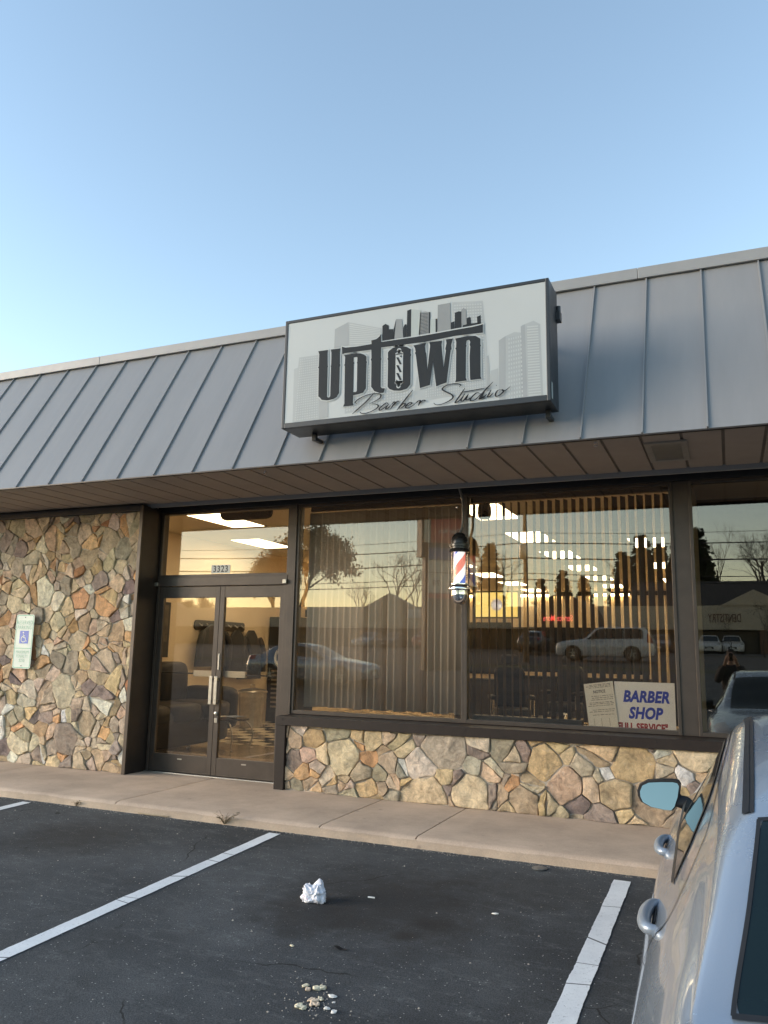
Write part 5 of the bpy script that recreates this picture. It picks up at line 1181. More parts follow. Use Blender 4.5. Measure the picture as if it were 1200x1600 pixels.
def crumb(name, label, cat, group, x, y, sx, sy, sz, mat, seed):
    bm = bmesh.new(); bmesh.ops.create_icosphere(bm, subdivisions=3, radius=1)
    for v in bm.verts:
        d = 1+.5*noise.noise(v.co*1.5+Vector((seed, 0, 0)))+.28*noise.noise(v.co*5+Vector((0, seed, 0))); v.co = Vector((v.co.x*sx*d, v.co.y*sy*d, max(-.3, min(.34, v.co.z+.25*noise.noise(v.co*2.2+Vector((seed, 7, 0)))))*sz*d))
    for f in bm.faces: f.smooth = True
    me = bpy.data.meshes.new(name); bm.to_mesh(me); bm.free(); me.materials.append(mat); o = bpy.data.objects.new(name, me); COL.objects.link(o)
    o.location = (x, y, gz(y)+sz*.45); o.rotation_euler.z = rnd.uniform(0, 3); return tag(o, label, cat, group)
M['bread'] = pmat('bread_crumb', (.80, .70, .50), .9, var=.3, scale=60, bump=.6, bscale=120); M['bread2'] = pmat('bread_crust', (.74, .58, .42), .9, var=.3, scale=60, bump=.6, bscale=120); M['bread3'] = pmat('white_crumb', (.80, .78, .72), .9, var=.15, scale=60)
CR = [(478, 1541, .022, .011, 0), (481, 1547, .020, .012, 1), (494, 1546, .022, .018, 0), (504, 1545, .017, .019, 0), (519, 1558, .021, .013, 2), (487, 1563, .020, .011, 1), (492, 1565, .022, .013, 1), (501, 1562, .02, .011, 0), (488, 1571, .018, .012, 1), (495, 1571, .014, .013, 1), (467, 1574, .022, .017, 0), (472, 1576, .016, .02, 0), (511, 1577, .014, .010, 2), (522, 1582, .015, .011, 2), (521, 1567, .007, .006, 2), (456, 1478, .014, .007, 0)]
lab = ['pale crumb of bread at the top left of the scattered heap', 'tan crumb just under the topmost left bread crumb', 'fat yellow bread crumb at the top of the heap', 'yellow crumb touching the right side of the fat one', 'lone white crumb to the right of the heap', 'brown crust crumb on the left of the middle cluster', 'largest brown crumb in the middle cluster', 'thin yellow crumb pointing right from the middle cluster', 'brown crumb low in the middle cluster', 'small brown crumb at the bottom right of the middle cluster', 'broad pale crumb at the lower left of the heap', 'long pale crumb beside the broad one at lower left', 'small white crumb below the heap on the right', 'white crumb lowest on the right side of the heap', 'tiny white crumb under the lone white one', 'single yellow chip alone between bag and bread crumbs']
for i, (a, b, sx_, sy_, k) in enumerate(CR):
    q = onlot(a, b); crumb('bread_crumb', lab[i], 'crumb', 'bread crumbs on the asphalt', q.x, q.y, sx_, sy_, min(sx_, sy_)*.8, (M['bread'], M['bread2'], M['bread3'])[k], i*3.1)
q = onlot(580, 1404); mb = MB(); mb.tube([(q.x-.022, q.y, q.z+.006), (q.x+.022, q.y+.004, q.z+.006)], .005, 8); tag(mb.build('cigarette_end', M['bread3'], smooth=60), 'white cigarette end lying right of the plastic bag', 'cigarette end')
q = onlot(774, 1428); crumb('paper_scrap', 'small pale paper scrap out in the middle of the bay', 'paper scrap', None, q.x, q.y, .02, .012, .006, M['bread3'], 50)
q = onlot(531, 1483); mb = MB(); mb.grid([[(q.x-.05+.1*u, q.y-.016*math.sin(math.pi*u)+.016*v*2*math.sin(math.pi*u), q.z+.006+.006*math.sin(u*7)) for u in [i/10 for i in range(11)]] for v in (0, .5, 1)]); tag(mb.build('dead_leaf', pmat('black_leaf', (.012, .01, .009), .8), smooth=60), 'black wet dead leaf on the asphalt above the crumbs', 'leaf')
q = onlot(843, 1358); mb = MB(); mb.lathe([(.052, 0), (.055, .004), (.050, .007), (.02, .006)], (q.x, q.y, q.z+.003), 24); tag(mb.build('flattened_lid', pmat('dull_tin', (.22, .22, .21), .5, .6, var=.3, scale=40), smooth=40), 'flattened round metal lid on the asphalt near the kerb', 'lid')
# loose grit along the kerb and a scatter of chips over the bays
mb = MB()
def chip(x, y, s):
    z = gz(y); a = rnd.uniform(0, 6.28); c, s_ = math.cos(a)*s, math.sin(a)*s
    mb.add([(x+c, y+s_, z), (x-s_, y+c, z), (x-c*.8, y-s_*.9, z), (x+s_, y-c, z), (x, y, z+s*rnd.uniform(.5, 1))], [(0, 1, 4), (1, 2, 4), (2, 3, 4), (3, 0, 4)])
for _ in range(1300): chip(rnd.uniform(-8.5, .6), KY-.03-abs(rnd.gauss(0, .05)), rnd.uniform(.002, .006))
for _ in range(150): chip(rnd.uniform(-6.5, .5), rnd.uniform(-4.9, -1.7), rnd.choice([.003, .004, .005, .008]))
for _ in range(90): q = onlot(rnd.gauss(492, 34), rnd.gauss(1562, 18)); chip(q.x, q.y, rnd.uniform(.002, .006))
tag(mb.build('grit', pmat('pale_grit', (.36, .32, .27), .9, var=.4, scale=300)), kind='stuff')
# weed growing out of the kerb joint
def weed(px, py, label, k, h):
    q = lot(px, py); q.y = KY-.04; q.z = gz(q.y); t = thing('kerb_weed', tuple(q), label, 'weed', 'weeds along the kerb'); a, b = MB(), MB()
    for i in range(k):
        an = rnd.uniform(0, 6.28); l = rnd.uniform(.5, 1)*h; tip = q+Vector((math.cos(an)*l*1.1, math.sin(an)*l*.5-.01, l*.75)); a.tube([q, q.lerp(tip, .5)+Vector((0, 0, .02)), tip], [.002, .0016, .001], 5)
        for j in range(7):
            c = q.lerp(tip, rnd.uniform(.25, 1))+Vector((rnd.uniform(-.015, .015), rnd.uniform(-.01, .01), rnd.uniform(0, .02))); s = rnd.uniform(.006, .013); an2 = rnd.uniform(0, 6.28); d = Vector((math.cos(an2), math.sin(an2), rnd.uniform(-.3, .6)))*s*1.7; e = d.cross(Vector((0, .3, 1))).normalized()*s*.6
            b.add([c, c+d*.5+e, c+d, c+d*.5-e], [(0, 1, 2, 3)])
    part(a.build('stem', pmat('weed_stem', (.14, .10, .05), .9)), t); part(b.build('leaves', pmat('weed_leaf', (.07, .075, .028), .8, var=.4, scale=90)), t)
weed(352, 1288, 'small green and brown weed sprouting at the kerb foot below the doors', 16, .15); weed(110, 1262, 'tiny low weed at the kerb foot below the tall stone wall', 7, .06)
mb = MB(); q = lot(235, 1276); q.y = KY-.05; mb.tube([(q.x-.16, q.y, .012), (q.x, q.y-.01, .014), (q.x+.17, q.y+.008, .012)], [.006, .008, .005], 6); tag(mb.build('twig', pmat('dry_twig', (.34, .27, .18), .9, var=.3), smooth=60), 'dry pale twig lying against the kerb', 'twig')

# ------------------------------------------------------------------ across the street (seen mirrored in the glass)
def recolour(o, mat):
    for c in kids(o):
        if c.name.startswith('body'):
            c.material_slots[0].link = 'OBJECT'; c.material_slots[0].material = mat
def park(src, mat, x, y, rz, label, z=None):
    o = dup(src); o['label'] = label; o.name = 'parked_car'; o['group'] = 'cars across the street'; o.location = (x, y, gz(y) if z is None else z); o.rotation_euler = (0, 0, rz)
    if mat: recolour(o, mat)
    return o
spec_suv = dict(shield=(1.48, 2.10), rear=(4.58, 4.92), dlo=([(1.62, 3.93), (4.5, 3.93)], [(1.62, 3.74), (2.0, 2.7), (2.25, 2.35), (4.2, 2.35), (4.45, 2.5), (4.5, 2.7)]),
    panes=[(1.63, 2.55), (2.62, 3.5), (3.58, 4.49)], ditch=(2.1, 4.5), head=(.12, .55, 3.0, 4.6), tail=(4.70, 4.98, 2.6, 5.2), mirror=(1.95, 3.98), wheels=(.95, 3.95), wr=.38,
    seams=[seq((1.5, 4.3), (1.56, 5.4), (1.56, 7.6)), seq((2.58, 4.05), (2.6, 5.4), (2.58, 7.8)), seq((3.54, 4.05), (3.5, 5.0), (3.3, 7.4))], handles=[(2.4, 4.7), (3.36, 4.7)])
suv, _ = make_car('white_suv', 'big white off-road wagon passing beyond the lot, reflected in the open blind window', SUV, M['white_paint'], spec_suv)
a, b = mirrored(875, 1005, 36), mirrored(988, 1005, 36); suv.location = (a.x-.1, -36, gz(-36)+.01); suv.rotation_euler = (0, 0, math.pi/2); suv['group'] = 'cars across the street'
a = mirrored(585, 1020, 17.5); park(sedan, None, a.x, -17.5, -math.pi/2, 'silver sedan crossing the lot behind the photographer, reflected in the closed blind')
far = [(1108, 'white_paint', 56, 0, 'white sedan facing the street, left of the small tree in the dark window'), (1144, 'white_paint', 57, 0, 'white sedan beyond the photographer, right of the small tree'), (660, 'white_paint', 54, 0, 'white sedan parked across the street below the pale sign panel'), (598, 'dark_paint', 55, 0, 'dark sedan parked across the street below the gable'),
       (560, 'silver', 54, 0, 'silver sedan parked across the street left of the gable'), (690, 'red_paint', 52, math.pi, 'red sedan parked under the pylon sign'), (850, 'dark_paint', 47, math.pi, 'dark sedan with its tail to the shop in front of the white wagon'), (1030, 'dark_paint', 54, 0, 'dark sedan across the street behind the shop card')]
for px, m_, d, rz, lb in far:
    a = mirrored(px, 1010, d); park(sedan, M[m_] if m_ != 'silver' else None, a.x, -d, rz, lb)

# the strip mall opposite: long low front with gables and shop boards
mall = thing('strip_mall', (-20, -64, gz(-62)), 'long low strip mall across the street with pale gables and a DENTISTRY board', 'building')
M['stucco'] = pmat('tan_stucco', (.52, .45, .35), .9, var=.06, scale=.5); M['shingle'] = pmat('dark_shingle', (.045, .04, .04), .9, var=.3, scale=4); M['shopdark'] = pmat('dark_shopfront', (.02, .02, .022), .3, var=.3); M['brickm'] = pmat('brick_pier', (.16, .09, .06), .9, var=.3, scale=5)
zb = gz(-62); zt = mirrored(960, 947, 62).z; zs = mirrored(960, 983, 62).z
X0, X1 = -80, 14
mb = MB(); mb.box(X0, X1, -64.0, -62, zs, zt); mb.box(X0, X1, -78, -64.0, zb-1, zt-.05); gp = [mirrored(1177, 921, 62)]
gx = [gp[0].x, gp[0].x-31.5, gp[0].x-58]; gw = 2.5; gh = gp[0].z-zt
for g in gx: mb.prism(ccw([(g-gw, zt), (g+gw, zt), (g, zt+gh)]), 1.2, lambda u, v, w: (u, -61.9-w, v))
part(mb.build('front_wall', M['stucco']), mall)
mb = MB(); mb.box(X0, X1, -63.98, -63.9, zb, zs); part(mb.build('shopfront', M['shopdark']), mall)
for i in range(17):
    mb = MB(); x = X0+1+i*5.8; mb.box(x, x+.5, -62.6, -62.1, zb-.2, zs); part(mb.build('pier', M['brickm']), mall)
rz0 = mirrored(1140, 945, 70).z; mb = MB(); 
for xa, xb in ((gx[0]-11, gx[0]+8),):
    h = mirrored(1140, 908, 72).z
    mb.add([(xa, -66, zt-.2), (xb, -66, zt-.2), (xb-1, -72, h), (xa+1, -72, h), (xa, -78, zt-.2), (xb, -78, zt-.2)], [(0, 1, 2, 3), (3, 2, 5, 4), (0, 3, 4), (1, 5, 2)])
part(mb.build('shingle_roof', M['shingle']), mall)
dz = mirrored(1125, 967, 62).z; a, b = mirrored(1104, 967, 61.9), mirrored(1161, 967, 61.9)
k = text_mesh('DENTISTRY', .95, lambda u, v: ((a.x+b.x)/2-u, -61.97+.0, dz+v), bold=.01, sx=(b.x-a.x)/5.35); k.v = [(x, -61.95, z) for x, y, z in k.v]; part(k.build('lettering', M['brickm']), mall)
for px0, px1, m_ in ((498, 520, 'stucco'), (575, 594, 'stucco'), (638, 662, 'card'), (697, 715, 'card')):
    a, b = mirrored(px0, 952, 61.9), mirrored(px1, 965, 61.9); mb = MB(); mb.box(min(a.x, b.x), max(a.x, b.x), -61.98, -61.8, b.z, a.z); part(mb.build('shop_board', M[m_]), mall)
# dark arched shop with a red lit name, nearer on the right
a, b, c_ = mirrored(835, 975, 50), mirrored(920, 975, 50), mirrored(878, 928, 50)
arch = thing('arched_shop', ((a.x+b.x)/2, -51, gz(-50)), 'dark arched building across the street with a glowing red name', 'building'); hw = abs(b.x-a.x)/2; cx = (a.x+b.x)/2
P = [(cx-hw, gz(-50)-.5), (cx+hw, gz(-50)-.5)]+[(cx+hw*math.cos(t), a.z+(c_.z-a.z)*math.sin(t)) for t in [math.pi*i/20 for i in range(21)]]
mb = MB(); mb.prism(P, 8, lambda u, v, w: (u, -50-w, v)); part(mb.build('wall', M['shingle']), arch)
zt2 = mirrored(870, 966, 49.9).z; a2, b2 = mirrored(845, 966, 49.9), mirrored(899, 966, 49.9)
k = text_mesh('Service More', .62, lambda u, v: ((a2.x+b2.x)/2-u*(b2.x-a2.x)/3.9, -49.9, zt2+v), bold=.012); part(k.build('lit_lettering', emit_mat('red_sign_light', (1, .03, .015), 1.1)), arch)

# pylon sign of the shop centre, turned towards the road
py_ = mirrored(690, 870, 24); a, b = mirrored(661, 870, 24), mirrored(713, 870, 24)
pyl = thing('pylon_sign', (py_.x, -24, gz(-24)), 'tall brown pylon sign with red, blue and cream panels behind the photographer', 'sign'); ang = R_(-38)
ca, sa = math.cos(ang), math.sin(ang); Wd = (b.x-a.x)/1.0
def pl(u, n): return (a.x+u*ca-n*(-sa)*-1*-1 if False else a.x+u*ca+n*sa, -24+u*sa-n*ca)   # u along the face, n behind it
def pbox(mb, u0, u1, n0, n1, za, zb_):
    q = [pl(u0, n0), pl(u1, n0), pl(u1, n1), pl(u0, n1)]; v = [(x, y, za) for x, y in q]+[(x, y, zb_) for x, y in q]; mb.add(v, [(0, 1, 2, 3), (4, 7, 6, 5), (0, 4, 5, 1), (1, 5, 6, 2), (2, 6, 7, 3), (3, 7, 4, 0)])
Z = lambda p: mirrored(685, p, 24).z
M['pyl'] = pmat('pylon_brown', (.075, .06, .05), .6, var=.1); M['p_red'] = pmat('panel_red', (.40, .05, .04), .5); M['p_blue'] = pmat('panel_blue', (.10, .14, .28), .5); M['p_cream'] = pmat('panel_cream', (.62, .58, .48), .6)
mb = MB(); pbox(mb, -.05, Wd+.55, .05, .75, Z(868), Z(803)); pbox(mb, .15, Wd+.35, .1, .6, gz(-24), Z(868)); part(mb.build('casing', M['pyl']), pyl)
for nm, u0, u1, za, zb_, m_ in (('header_strip', .05, .32, Z(846), Z(806), 'p_cream'), ('header_panel', .36, Wd+.5, Z(846), Z(806), 'p_red'), ('tenant_panel', .28, Wd+.3, Z(872), Z(854), 'p_blue'), ('tenant_panel', .28, Wd+.3, Z(892), Z(873.5), 'p_cream'), ('price_panel', .28, Wd+.3, Z(925), Z(893.5), 'p_cream'), ('tenant_panel', .28, Wd+.3, Z(934), Z(926.5), 'p_red')):
    mb = MB(); pbox(mb, u0, u1, .0 if 'header' in nm else .04, .06 if 'header' in nm else .11, za, zb_); part(mb.build(nm, M[m_]), pyl)
def ptext(t, s, uc, zc, m_, n, sx=1):
    k = text_mesh(t, s, lambda u, v: (pl(uc-u*sx, n)[0], pl(uc-u*sx, n)[1], zc+v), bold=.006); return part(k.build('lettering', m_), pyl)
ptext('Dining More', .30, Wd/2+.42, Z(827), M['card'], -.012, .62); ptext('78', .34, .62, Z(910), M['ink'], .03); ptext('03', .34, Wd-.15, Z(910), M['ink'], .03)

# utility poles and wires along the road
M['pole'] = pmat('weathered_pole', (.085, .065, .05), .9, var=.3, scale=3, stretch=(4, 4, .5)); M['wire'] = pmat('cable', (.015, .015, .015), .6)
DW = 33; zw = [mirrored(822, y, DW).z for y in (836, 848, 872, 896, 905)]; pp = mirrored(820, 790, DW); gap = 27
PX = [pp.x-2*gap, pp.x-gap*1.02, pp.x, pp.x+gap]
for i, x in enumerate(PX):
    t = thing('utility_pole', (x, -DW, gz(-DW)), ['wooden utility pole at the far left of the street', 'wooden utility pole across the street seen in the door glass', 'wooden utility pole with transformer seen through the open blind', 'wooden utility pole past the dark arched shop on the right'][i], 'utility pole', 'utility poles along the road')
    mb = MB(); mb.tube([(x, -DW, gz(-DW)-.3), (x, -DW, pp.z)], [.15, .095], 12); part(mb.build('shaft', M['pole'], smooth=50), t)
    mb = MB(); mb.box(x-.05, x+.05, -DW-1.0, -DW+1.0, zw[0]-.16, zw[0]-.05); part(mb.build('crossarm', M['pole']), t)
    mb = MB(); mb.lathe([(.2, 0), (.22, .05), (.22, .7), (.2, .75)], (x-.02, -DW+.33, zw[1]-.9), 16); part(mb.build('transformer', M['galv'], smooth=40), t)
for k, (z, r, dy) in enumerate(((zw[0], .012, .9), (zw[1]+.0, .028, 0), (zw[2], .034, .12), (zw[3], .020, .12), (zw[4], .026, -.1))):
    mb = MB(); P = []
    xs2 = [-120]+PX+[70]
    for x0, x1 in zip(xs2, xs2[1:]):
        for i in range(12): f = i/12; P.append((lerp(x0, x1, f), -DW+dy, z-.38*4*f*(1-f)))
    mb.tube(P+[(70, -DW+dy, z)], r, 5); tag(mb.build('overhead_wire', M['wire']), ['topmost thin wire strung between the utility poles', 'upper cable just under the top wire between the poles', 'thickest cable, third from the top between the poles', 'thin cable under the thickest one between the poles', 'lowest cable between the utility poles'][k], 'wire', 'overhead wires along the road')

# trees
M['bark'] = pmat('tree_bark', (.06, .045, .035), .95, var=.3, scale=6, bump=.4); M['needle'] = pmat('evergreen_foliage', (.022, .035, .016), .9, var=.5, scale=.8); M['oakleaf'] = pmat('brown_winter_leaf', (.055, .045, .022), .9, var=.5, scale=.8)
def tree(name, seed, H, spread, depth, leaves=0, leafmat=None, trunk=.10, lsize=.3, up=.55, split0=.28):
    rn = random.Random(seed); T, CR_ = MB(), MB(); tips = []
    def grow(p, d, l, r, k):
        n = 4; pts = [p]; q = p.copy(); dd = d.copy()
        for i in range(n):
            dd = (dd+Vector((rn.gauss(0, .11), rn.gauss(0, .11), rn.gauss(.03, .07)))).normalized(); q = q+dd*l/n; pts.append(q.copy())
        T.tube(pts, [lerp(r, r*.62, i/n) for i in range(n+1)], 7 if k > 3 else (4 if k > 1 else 3), cap=False)
        if k <= 1: tips.extend(pts[2:])
        if k == 0: return
        nb = rn.choice((2, 3, 3)) if k > 1 else rn.choice((3, 4))
        for i in range(nb):
            a = rn.uniform(0, 6.28); sp_ = rn.uniform(.35, .95)*spread; side = dd.orthogonal().normalized(); side = Matrix.Rotation(a, 3, dd) @ side
            nd_ = (dd*(1-.15*sp_)+side*sp_+Vector((0, 0, up*.25))).normalized(); s = pts[rn.choice((2, 3, 4, 4))]
            grow(s, nd_, l*rn.uniform(.60, .82), r*rn.uniform(.45, .62), k-1)
    grow(Vector((0, 0, 0)), Vector((0, 0, 1)), H*split0, trunk*H*.14, depth)
    zmax = max(v[2] for v in T.v); f = H/zmax; T.v = [(x*f, y*f, z*f) for x, y, z in T.v]
    o = thing(name, (0, 0, 0), name, 'tree'); k = T.build('trunk', M['bark'], smooth=60); k.parent = o
    if leaves:
        for i in range(leaves):
            c = rn.choice(tips)*f+Vector((rn.gauss(0, lsize*1.3), rn.gauss(0, lsize*1.3), rn.gauss(0, lsize))); s = lsize*rn.uniform(.4, 1)
            d = Vector((rn.uniform(-1, 1), rn.uniform(-1, 1), rn.uniform(-.6, .6))).normalized()*s; e = d.orthogonal().normalized()*s*.6; e = Matrix.Rotation(rn.uniform(0, 6), 3, d.normalized()) @ e
            CR_.add([c, c+d*.5+e, c+d, c+d*.5-e], [(0, 1, 2, 3)])
        k = CR_.build('crown', leafmat); k.parent = o
    return o
def conifer(name, seed, H):
    rn = random.Random(seed); T, CR_ = MB(), MB(); T.tube([(0, 0, 0), (0, 0, H)], [.018*H, .004*H], 8)
    z = H*.10
    while z < H*.985:
        f = 1-z/H; L = H*.21*(f**.8)+.25
        for i in range(10):
            a = rn.uniform(0, 6.28); l = L*rn.uniform(.55, 1.12); d = Vector((math.cos(a), math.sin(a), rn.uniform(-.28, .10))); base = Vector((0, 0, z+rn.uniform(-.2, .2)))
            T.tube([base, base+d*l], [.02, .006], 4, cap=False)
            for j in range(int(8+l*9)):
                c = base+d*l*rn.uniform(.15, 1.05)+Vector((rn.gauss(0, .12), rn.gauss(0, .12), rn.gauss(0, .10))); s = rn.uniform(.25, .5); e = Vector((rn.gauss(d.x, .6), rn.gauss(d.y, .6), rn.gauss(-.15, .35))).normalized()*s; w = e.orthogonal().normalized()*s*.35; w = Matrix.Rotation(rn.uniform(0, 6), 3, e.normalized()) @ w
                CR_.add([c, c+e*.5+w, c+e, c+e*.5-w], [(0, 1, 2, 3)])
        z += H*.021
    o = thing(name, (0, 0, 0), name, 'tree'); k = T.build('trunk', M['bark'], smooth=60); k.parent = o; k = CR_.build('crown', M['needle']); k.parent = o; return o
protos = dict(bareA=tree('bare_tree', 3, 12, .75, 6), bareB=tree('bare_tree', 8, 12, .62, 6, up=.9), oak=tree('broad_tree', 21, 14, .95, 6, 17000, M['oakleaf'], lsize=.34, split0=.15), con=conifer('conifer_tree', 5, 12), small=tree('small_street_tree', 14, 4.5, .8, 5, 500, M['oakleaf'], trunk=.07, lsize=.09))
used = set()
def plant(kind, px, ptop, d, label, rz=0, wide=1.0):
    top = mirrored(px, ptop, d); src = protos[kind]
    o = src if kind not in used else dup(src); used.add(kind)
    H = {'bareA': 12, 'bareB': 12, 'oak': 14, 'con': 12, 'small': 4.5}[kind]; s = (top.z-gz(-d))/H
    o.location = (top.x, -d, gz(-d)-.05); o.scale = (s*wide, s*wide, s); o.rotation_euler.z = rz; o['label'] = label; o['group'] = 'trees across the street'; return o
plant('oak', 478, 826, 70, 'broad dark tree with withered leaves, largest beside the door post')
plant('oak', 290, 925, 85, 'low broad tree far off at the left of the door glass', 2.0)
plant('oak', 425, 868, 82, 'broad withered tree just left of the largest broad tree', 4.1, .9)
plant('bareA', 620, 848, 74, 'wide bare tree behind the gable in the closed blind window', .4, 1.15)
plant('bareB', 662, 862, 80, 'slim bare tree between the gable and the pylon sign', 1.0)
plant('bareA', 575, 905, 78, 'low bare tree left of the gable', 2.2)
plant('bareB', 735, 812, 76, 'tall bare tree showing over the top of the pylon sign', 2.7)
plant('bareA', 782, 842, 78, 'bare tree right of the barber pole in the reflection', 4.0)
plant('con', 765, 850, 88, 'narrow conifer beside the barber pole in the reflection', 0)
plant('con', 845, 905, 84, 'short conifer behind the arched shop on its left', 1)
plant('con', 880, 892, 86, 'dark conifer right behind the arched shop', 2)
plant('con', 912, 900, 84, 'short conifer behind the arched shop on its right', 3)
plant('con', 972, 862, 80, 'tall conifer left of the two bare trees in the open blind', 4)
plant('bareB', 955, 830, 78, 'tall bare tree beside the tall conifer in the open blind', 5)
plant('con', 1000, 836, 80, 'tallest conifer at the right end of the open blind', 5.2)
plant('con', 1030, 850, 82, 'dark conifer next to the brown window post', .7)
plant('con', 1062, 842, 82, 'conifer hidden behind the brown window post', 1.7)
plant('con', 1090, 826, 80, 'dark conifer at the left edge of the dark window', 2.4)
plant('con', 1102, 872, 84, 'shorter conifer under the bare trees in the dark window', 3.3)
plant('bareB', 1112, 800, 82, 'tall slim bare tree left in the dark window', 3.9)
plant('bareA', 1168, 812, 80, 'wide bare tree in the middle of the dark window', 5.5, 1.1)
plant('oak', 1125, 905, 92, 'rusty bush-like tree low behind the mall roof', 1.3, .8)
plant('small', 1140, 962, 49, 'spindly street tree in front of the parked white cars', .5)
plant('small', 1190, 940, 46, 'round small street tree with seed heads at the right edge', 2.1, 1.4)
for i, px in enumerate((330, 700, 1215)): plant('bareB' if i % 2 else 'bareA', px, (930, 880, 830)[i], 90, ['faint bare tree far behind the door reflection', 'faint bare tree far behind the pylon sign', 'bare tree at the far right beyond the mall'][i], i)

# ------------------------------------------------------------------ the photographer
ph = thing('person', (0, -8.02, gz(-8)), 'person in a dark hooded jacket holding a phone up in both hands', 'person')
M['skin'] = pmat('skin', (.36, .22, .16), .55, var=.06); M['jacket'] = pmat('dark_jacket', (.025, .024, .026), .85, var=.15, bump=.3, bscale=60); M['jeans'] = pmat('dark_jeans', (.03, .035, .05), .9, var=.15, bump=.3, bscale=90); M['hair'] = pmat('dark_hair', (.02, .014, .01), .6, var=.3, stretch=(20, 20, 2))
def skin_obj(name, V, E, Rr, mat, root_i=0, sub=2):
    me = bpy.data.meshes.new(name); me.from_pydata([tuple(v) for v in V], E, []); me.materials.append(mat); o = bpy.data.objects.new(name, me); COL.objects.link(o)
    o.modifiers.new('skin', 'SKIN'); sv = me.skin_vertices[0].data if me.skin_vertices else None
    if sv is None:
        bm = bmesh.new(); bm.from_mesh(me); bm.verts.layers.skin.verify(); bm.to_mesh(me); bm.free(); sv = me.skin_vertices[0].data
    for i, r in enumerate(Rr): sv[i].radius = (r, r) if not isinstance(r, tuple) else r; sv[i].use_root = (i == root_i)
    md = o.modifiers.new('sub', 'SUBSURF'); md.levels = sub; md.render_levels = sub; return o
px0, py0, g0 = 0.0, -8.02, gz(-8)
def W3(x, y, z): return Vector((px0+x, py0+y, g0+z))
# body: pelvis, spine, neck, head, arms to wrist, legs to toes, fingers
V, E, Rr = [], [], []
def add_v(p, r, par=None):
    V.append(p); Rr.append(r); 
    if par is not None: E.append((par, len(V)-1))
    return len(V)-1
pel = add_v(W3(0, 0, .95), (.15, .11)); sp1 = add_v(W3(0, .01, 1.12), (.145, .10), pel); sp2 = add_v(W3(0, .0, 1.30), (.16, .11), sp1); chest = add_v(W3(0, -.01, 1.42), (.12, .09), sp2)
nk = add_v(W3(0, .0, 1.52), .055, chest); jaw = add_v(W3(0, .03, 1.60), (.062, .075), nk); hd = add_v(W3(0, .025, 1.68), (.076, .092), jaw); crown = add_v(W3(0, .01, 1.75), (.062, .075), hd)
nose = add_v(W3(0, .128, 1.655), .012, hd)
for s in (-1, 1):
    sh = add_v(W3(s*.16, -.01, 1.44), .062, chest); el = add_v(W3(s*.24, .10, 1.22), .046, sh); wr = add_v(W3(s*.085, .285, 1.575), .028, el)
    hp = add_v(W3(s*.09, 0, .90), .095, pel); kn = add_v(W3(s*.10, .03, .50), .062, hp); an = add_v(W3(s*.10, .0, .10), .042, kn); toe = add_v(W3(s*.115, .16, .045), .038, an)
    pa = add_v(W3(s*.078, .325, 1.625), (.022, .034), wr)
    for k in range(4):
        kz = 1.618+.019*k; L_ = (.020, .026, .024, .016)[k]
        f1 = add_v(W3(s*.074, .345, kz), .0085, pa); f2 = add_v(W3(s*(.060-.3*L_), .362, kz+.002), .008, f1); add_v(W3(s*(.036-.6*L_), .364, kz+.003), .007, f2)
    t1 = add_v(W3(s*.066, .315, 1.605), .011, pa); t2 = add_v(W3(s*.050, .322, 1.618), .0095, t1); add_v(W3(s*.034, .328, 1.628), .008, t2)
part(skin_obj('body', V, E, Rr, M['skin'], 0), ph)
V, E, Rr = [], [], []
hem = add_v(W3(0, 0, .80), (.175, .135)); pel = add_v(W3(0, 0, .92), (.178, .138), hem); sp1 = add_v(W3(0, .01, 1.10), (.175, .13), pel); sp2 = add_v(W3(0, 0, 1.30), (.19, .135), sp1); chest = add_v(W3(0, -.01, 1.43), (.14, .11), sp2); nk = add_v(W3(0, -.02, 1.53), (.085, .08), chest)
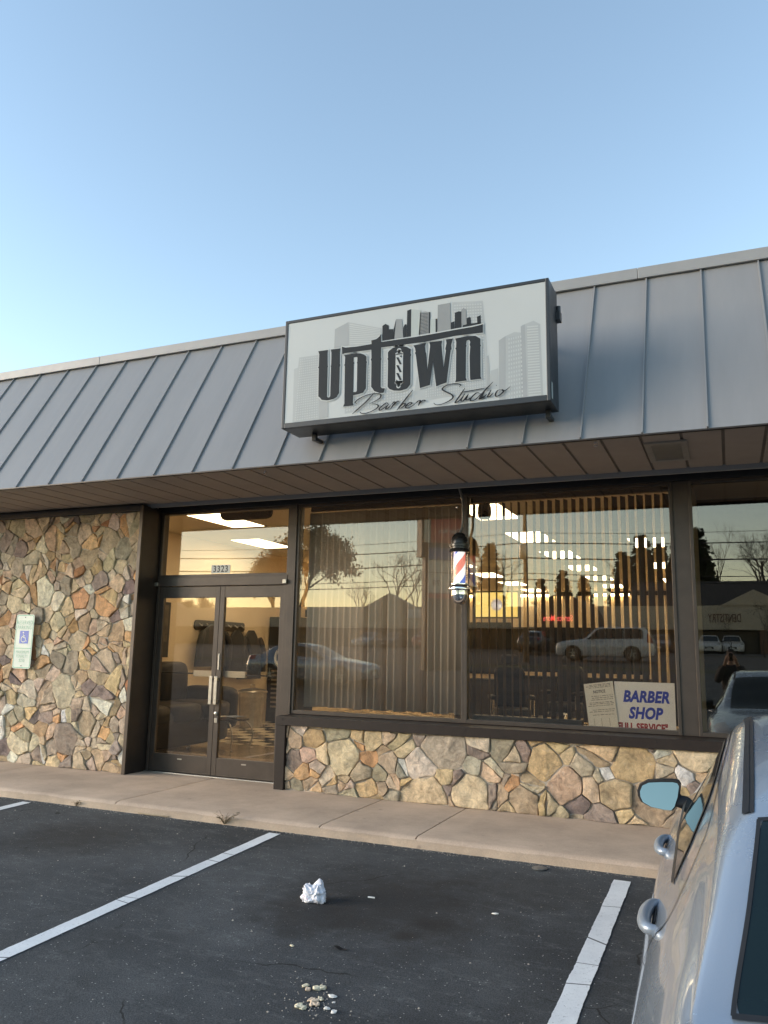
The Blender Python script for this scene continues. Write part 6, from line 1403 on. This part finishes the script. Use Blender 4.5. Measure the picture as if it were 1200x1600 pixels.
for s in (-1, 1):
    sh = add_v(W3(s*.165, -.01, 1.44), .083, chest); el = add_v(W3(s*.245, .10, 1.215), .066, sh); add_v(W3(s*.105, .255, 1.53), .043, el)
part(skin_obj('jacket', V, E, Rr, M['jacket'], 0), ph)
mb = MB()                                                      # trousers: two tapered legs meeting in one seat
for s_ in (-1, 1):
    rows = []
    for z, cx_, cy_, rx_, ry_ in ((.99, .0, .0, .145, .112), (.92, s_*.02, .0, .16, .12), (.86, s_*.06, .0, .128, .118), (.78, s_*.088, .005, .100, .105), (.64, s_*.095, .018, .086, .092), (.50, s_*.10, .03, .072, .078), (.34, s_*.10, .018, .066, .070), (.18, s_*.10, .006, .062, .066), (.07, s_*.10, .004, .062, .072)):
        rows.append([W3(cx_+rx_*math.cos(2*math.pi*k/24)+.004*noise.noise((k, z*9, 1)), cy_+ry_*math.sin(2*math.pi*k/24)+.004*noise.noise((k, z*9, 5)), z) for k in range(24)])
    mb.grid(rows, closed=True)
part(mb.build('trousers', M['jeans'], smooth=60), ph)
V, E, Rr = [], [], []
a = add_v(W3(0, -.035, 1.66), (.075, .065)); b = add_v(W3(0, -.015, 1.745), (.078, .085), a); add_v(W3(0, .03, 1.785), (.055, .05), b)
part(skin_obj('hair', V, E, Rr, M['hair'], 0), ph)
for s in (-1, 1):
    mb = MB(); mb.lathe([(.003, -.008), (.007, -.005), (.0085, 0), (.007, .005), (.003, .008)], tuple(W3(s*.031, .104, 1.688)), 12); part(mb.build('eye', M['hair'], smooth=60), ph)
    mb = MB(); cushion(mb, tuple(W3(s*.115, .07, .045)), (.052, .15, .05), .5, s, 16, 8); part(mb.build('shoe', M['leather'], smooth=60), ph)
mb = MB(); cushion(mb, tuple(W3(0, .118, 1.605)), (.024, .008, .007), .8, 1); part(mb.build('mouth', pmat('lips', (.30, .13, .11), .5), smooth=60), ph)
phone = thing('phone', (.02, -7.672, 1.49), 'black phone held upright in both hands of the photographer', 'phone')
mb = MB(); mb.prism(ccw(rrect(-.034, .038, 1.425, 1.56, .010)), .008, lambda u, v, w: (u, -7.668-w, v)); part(mb.build('case', M['bp_black'], bevel=.001), phone)
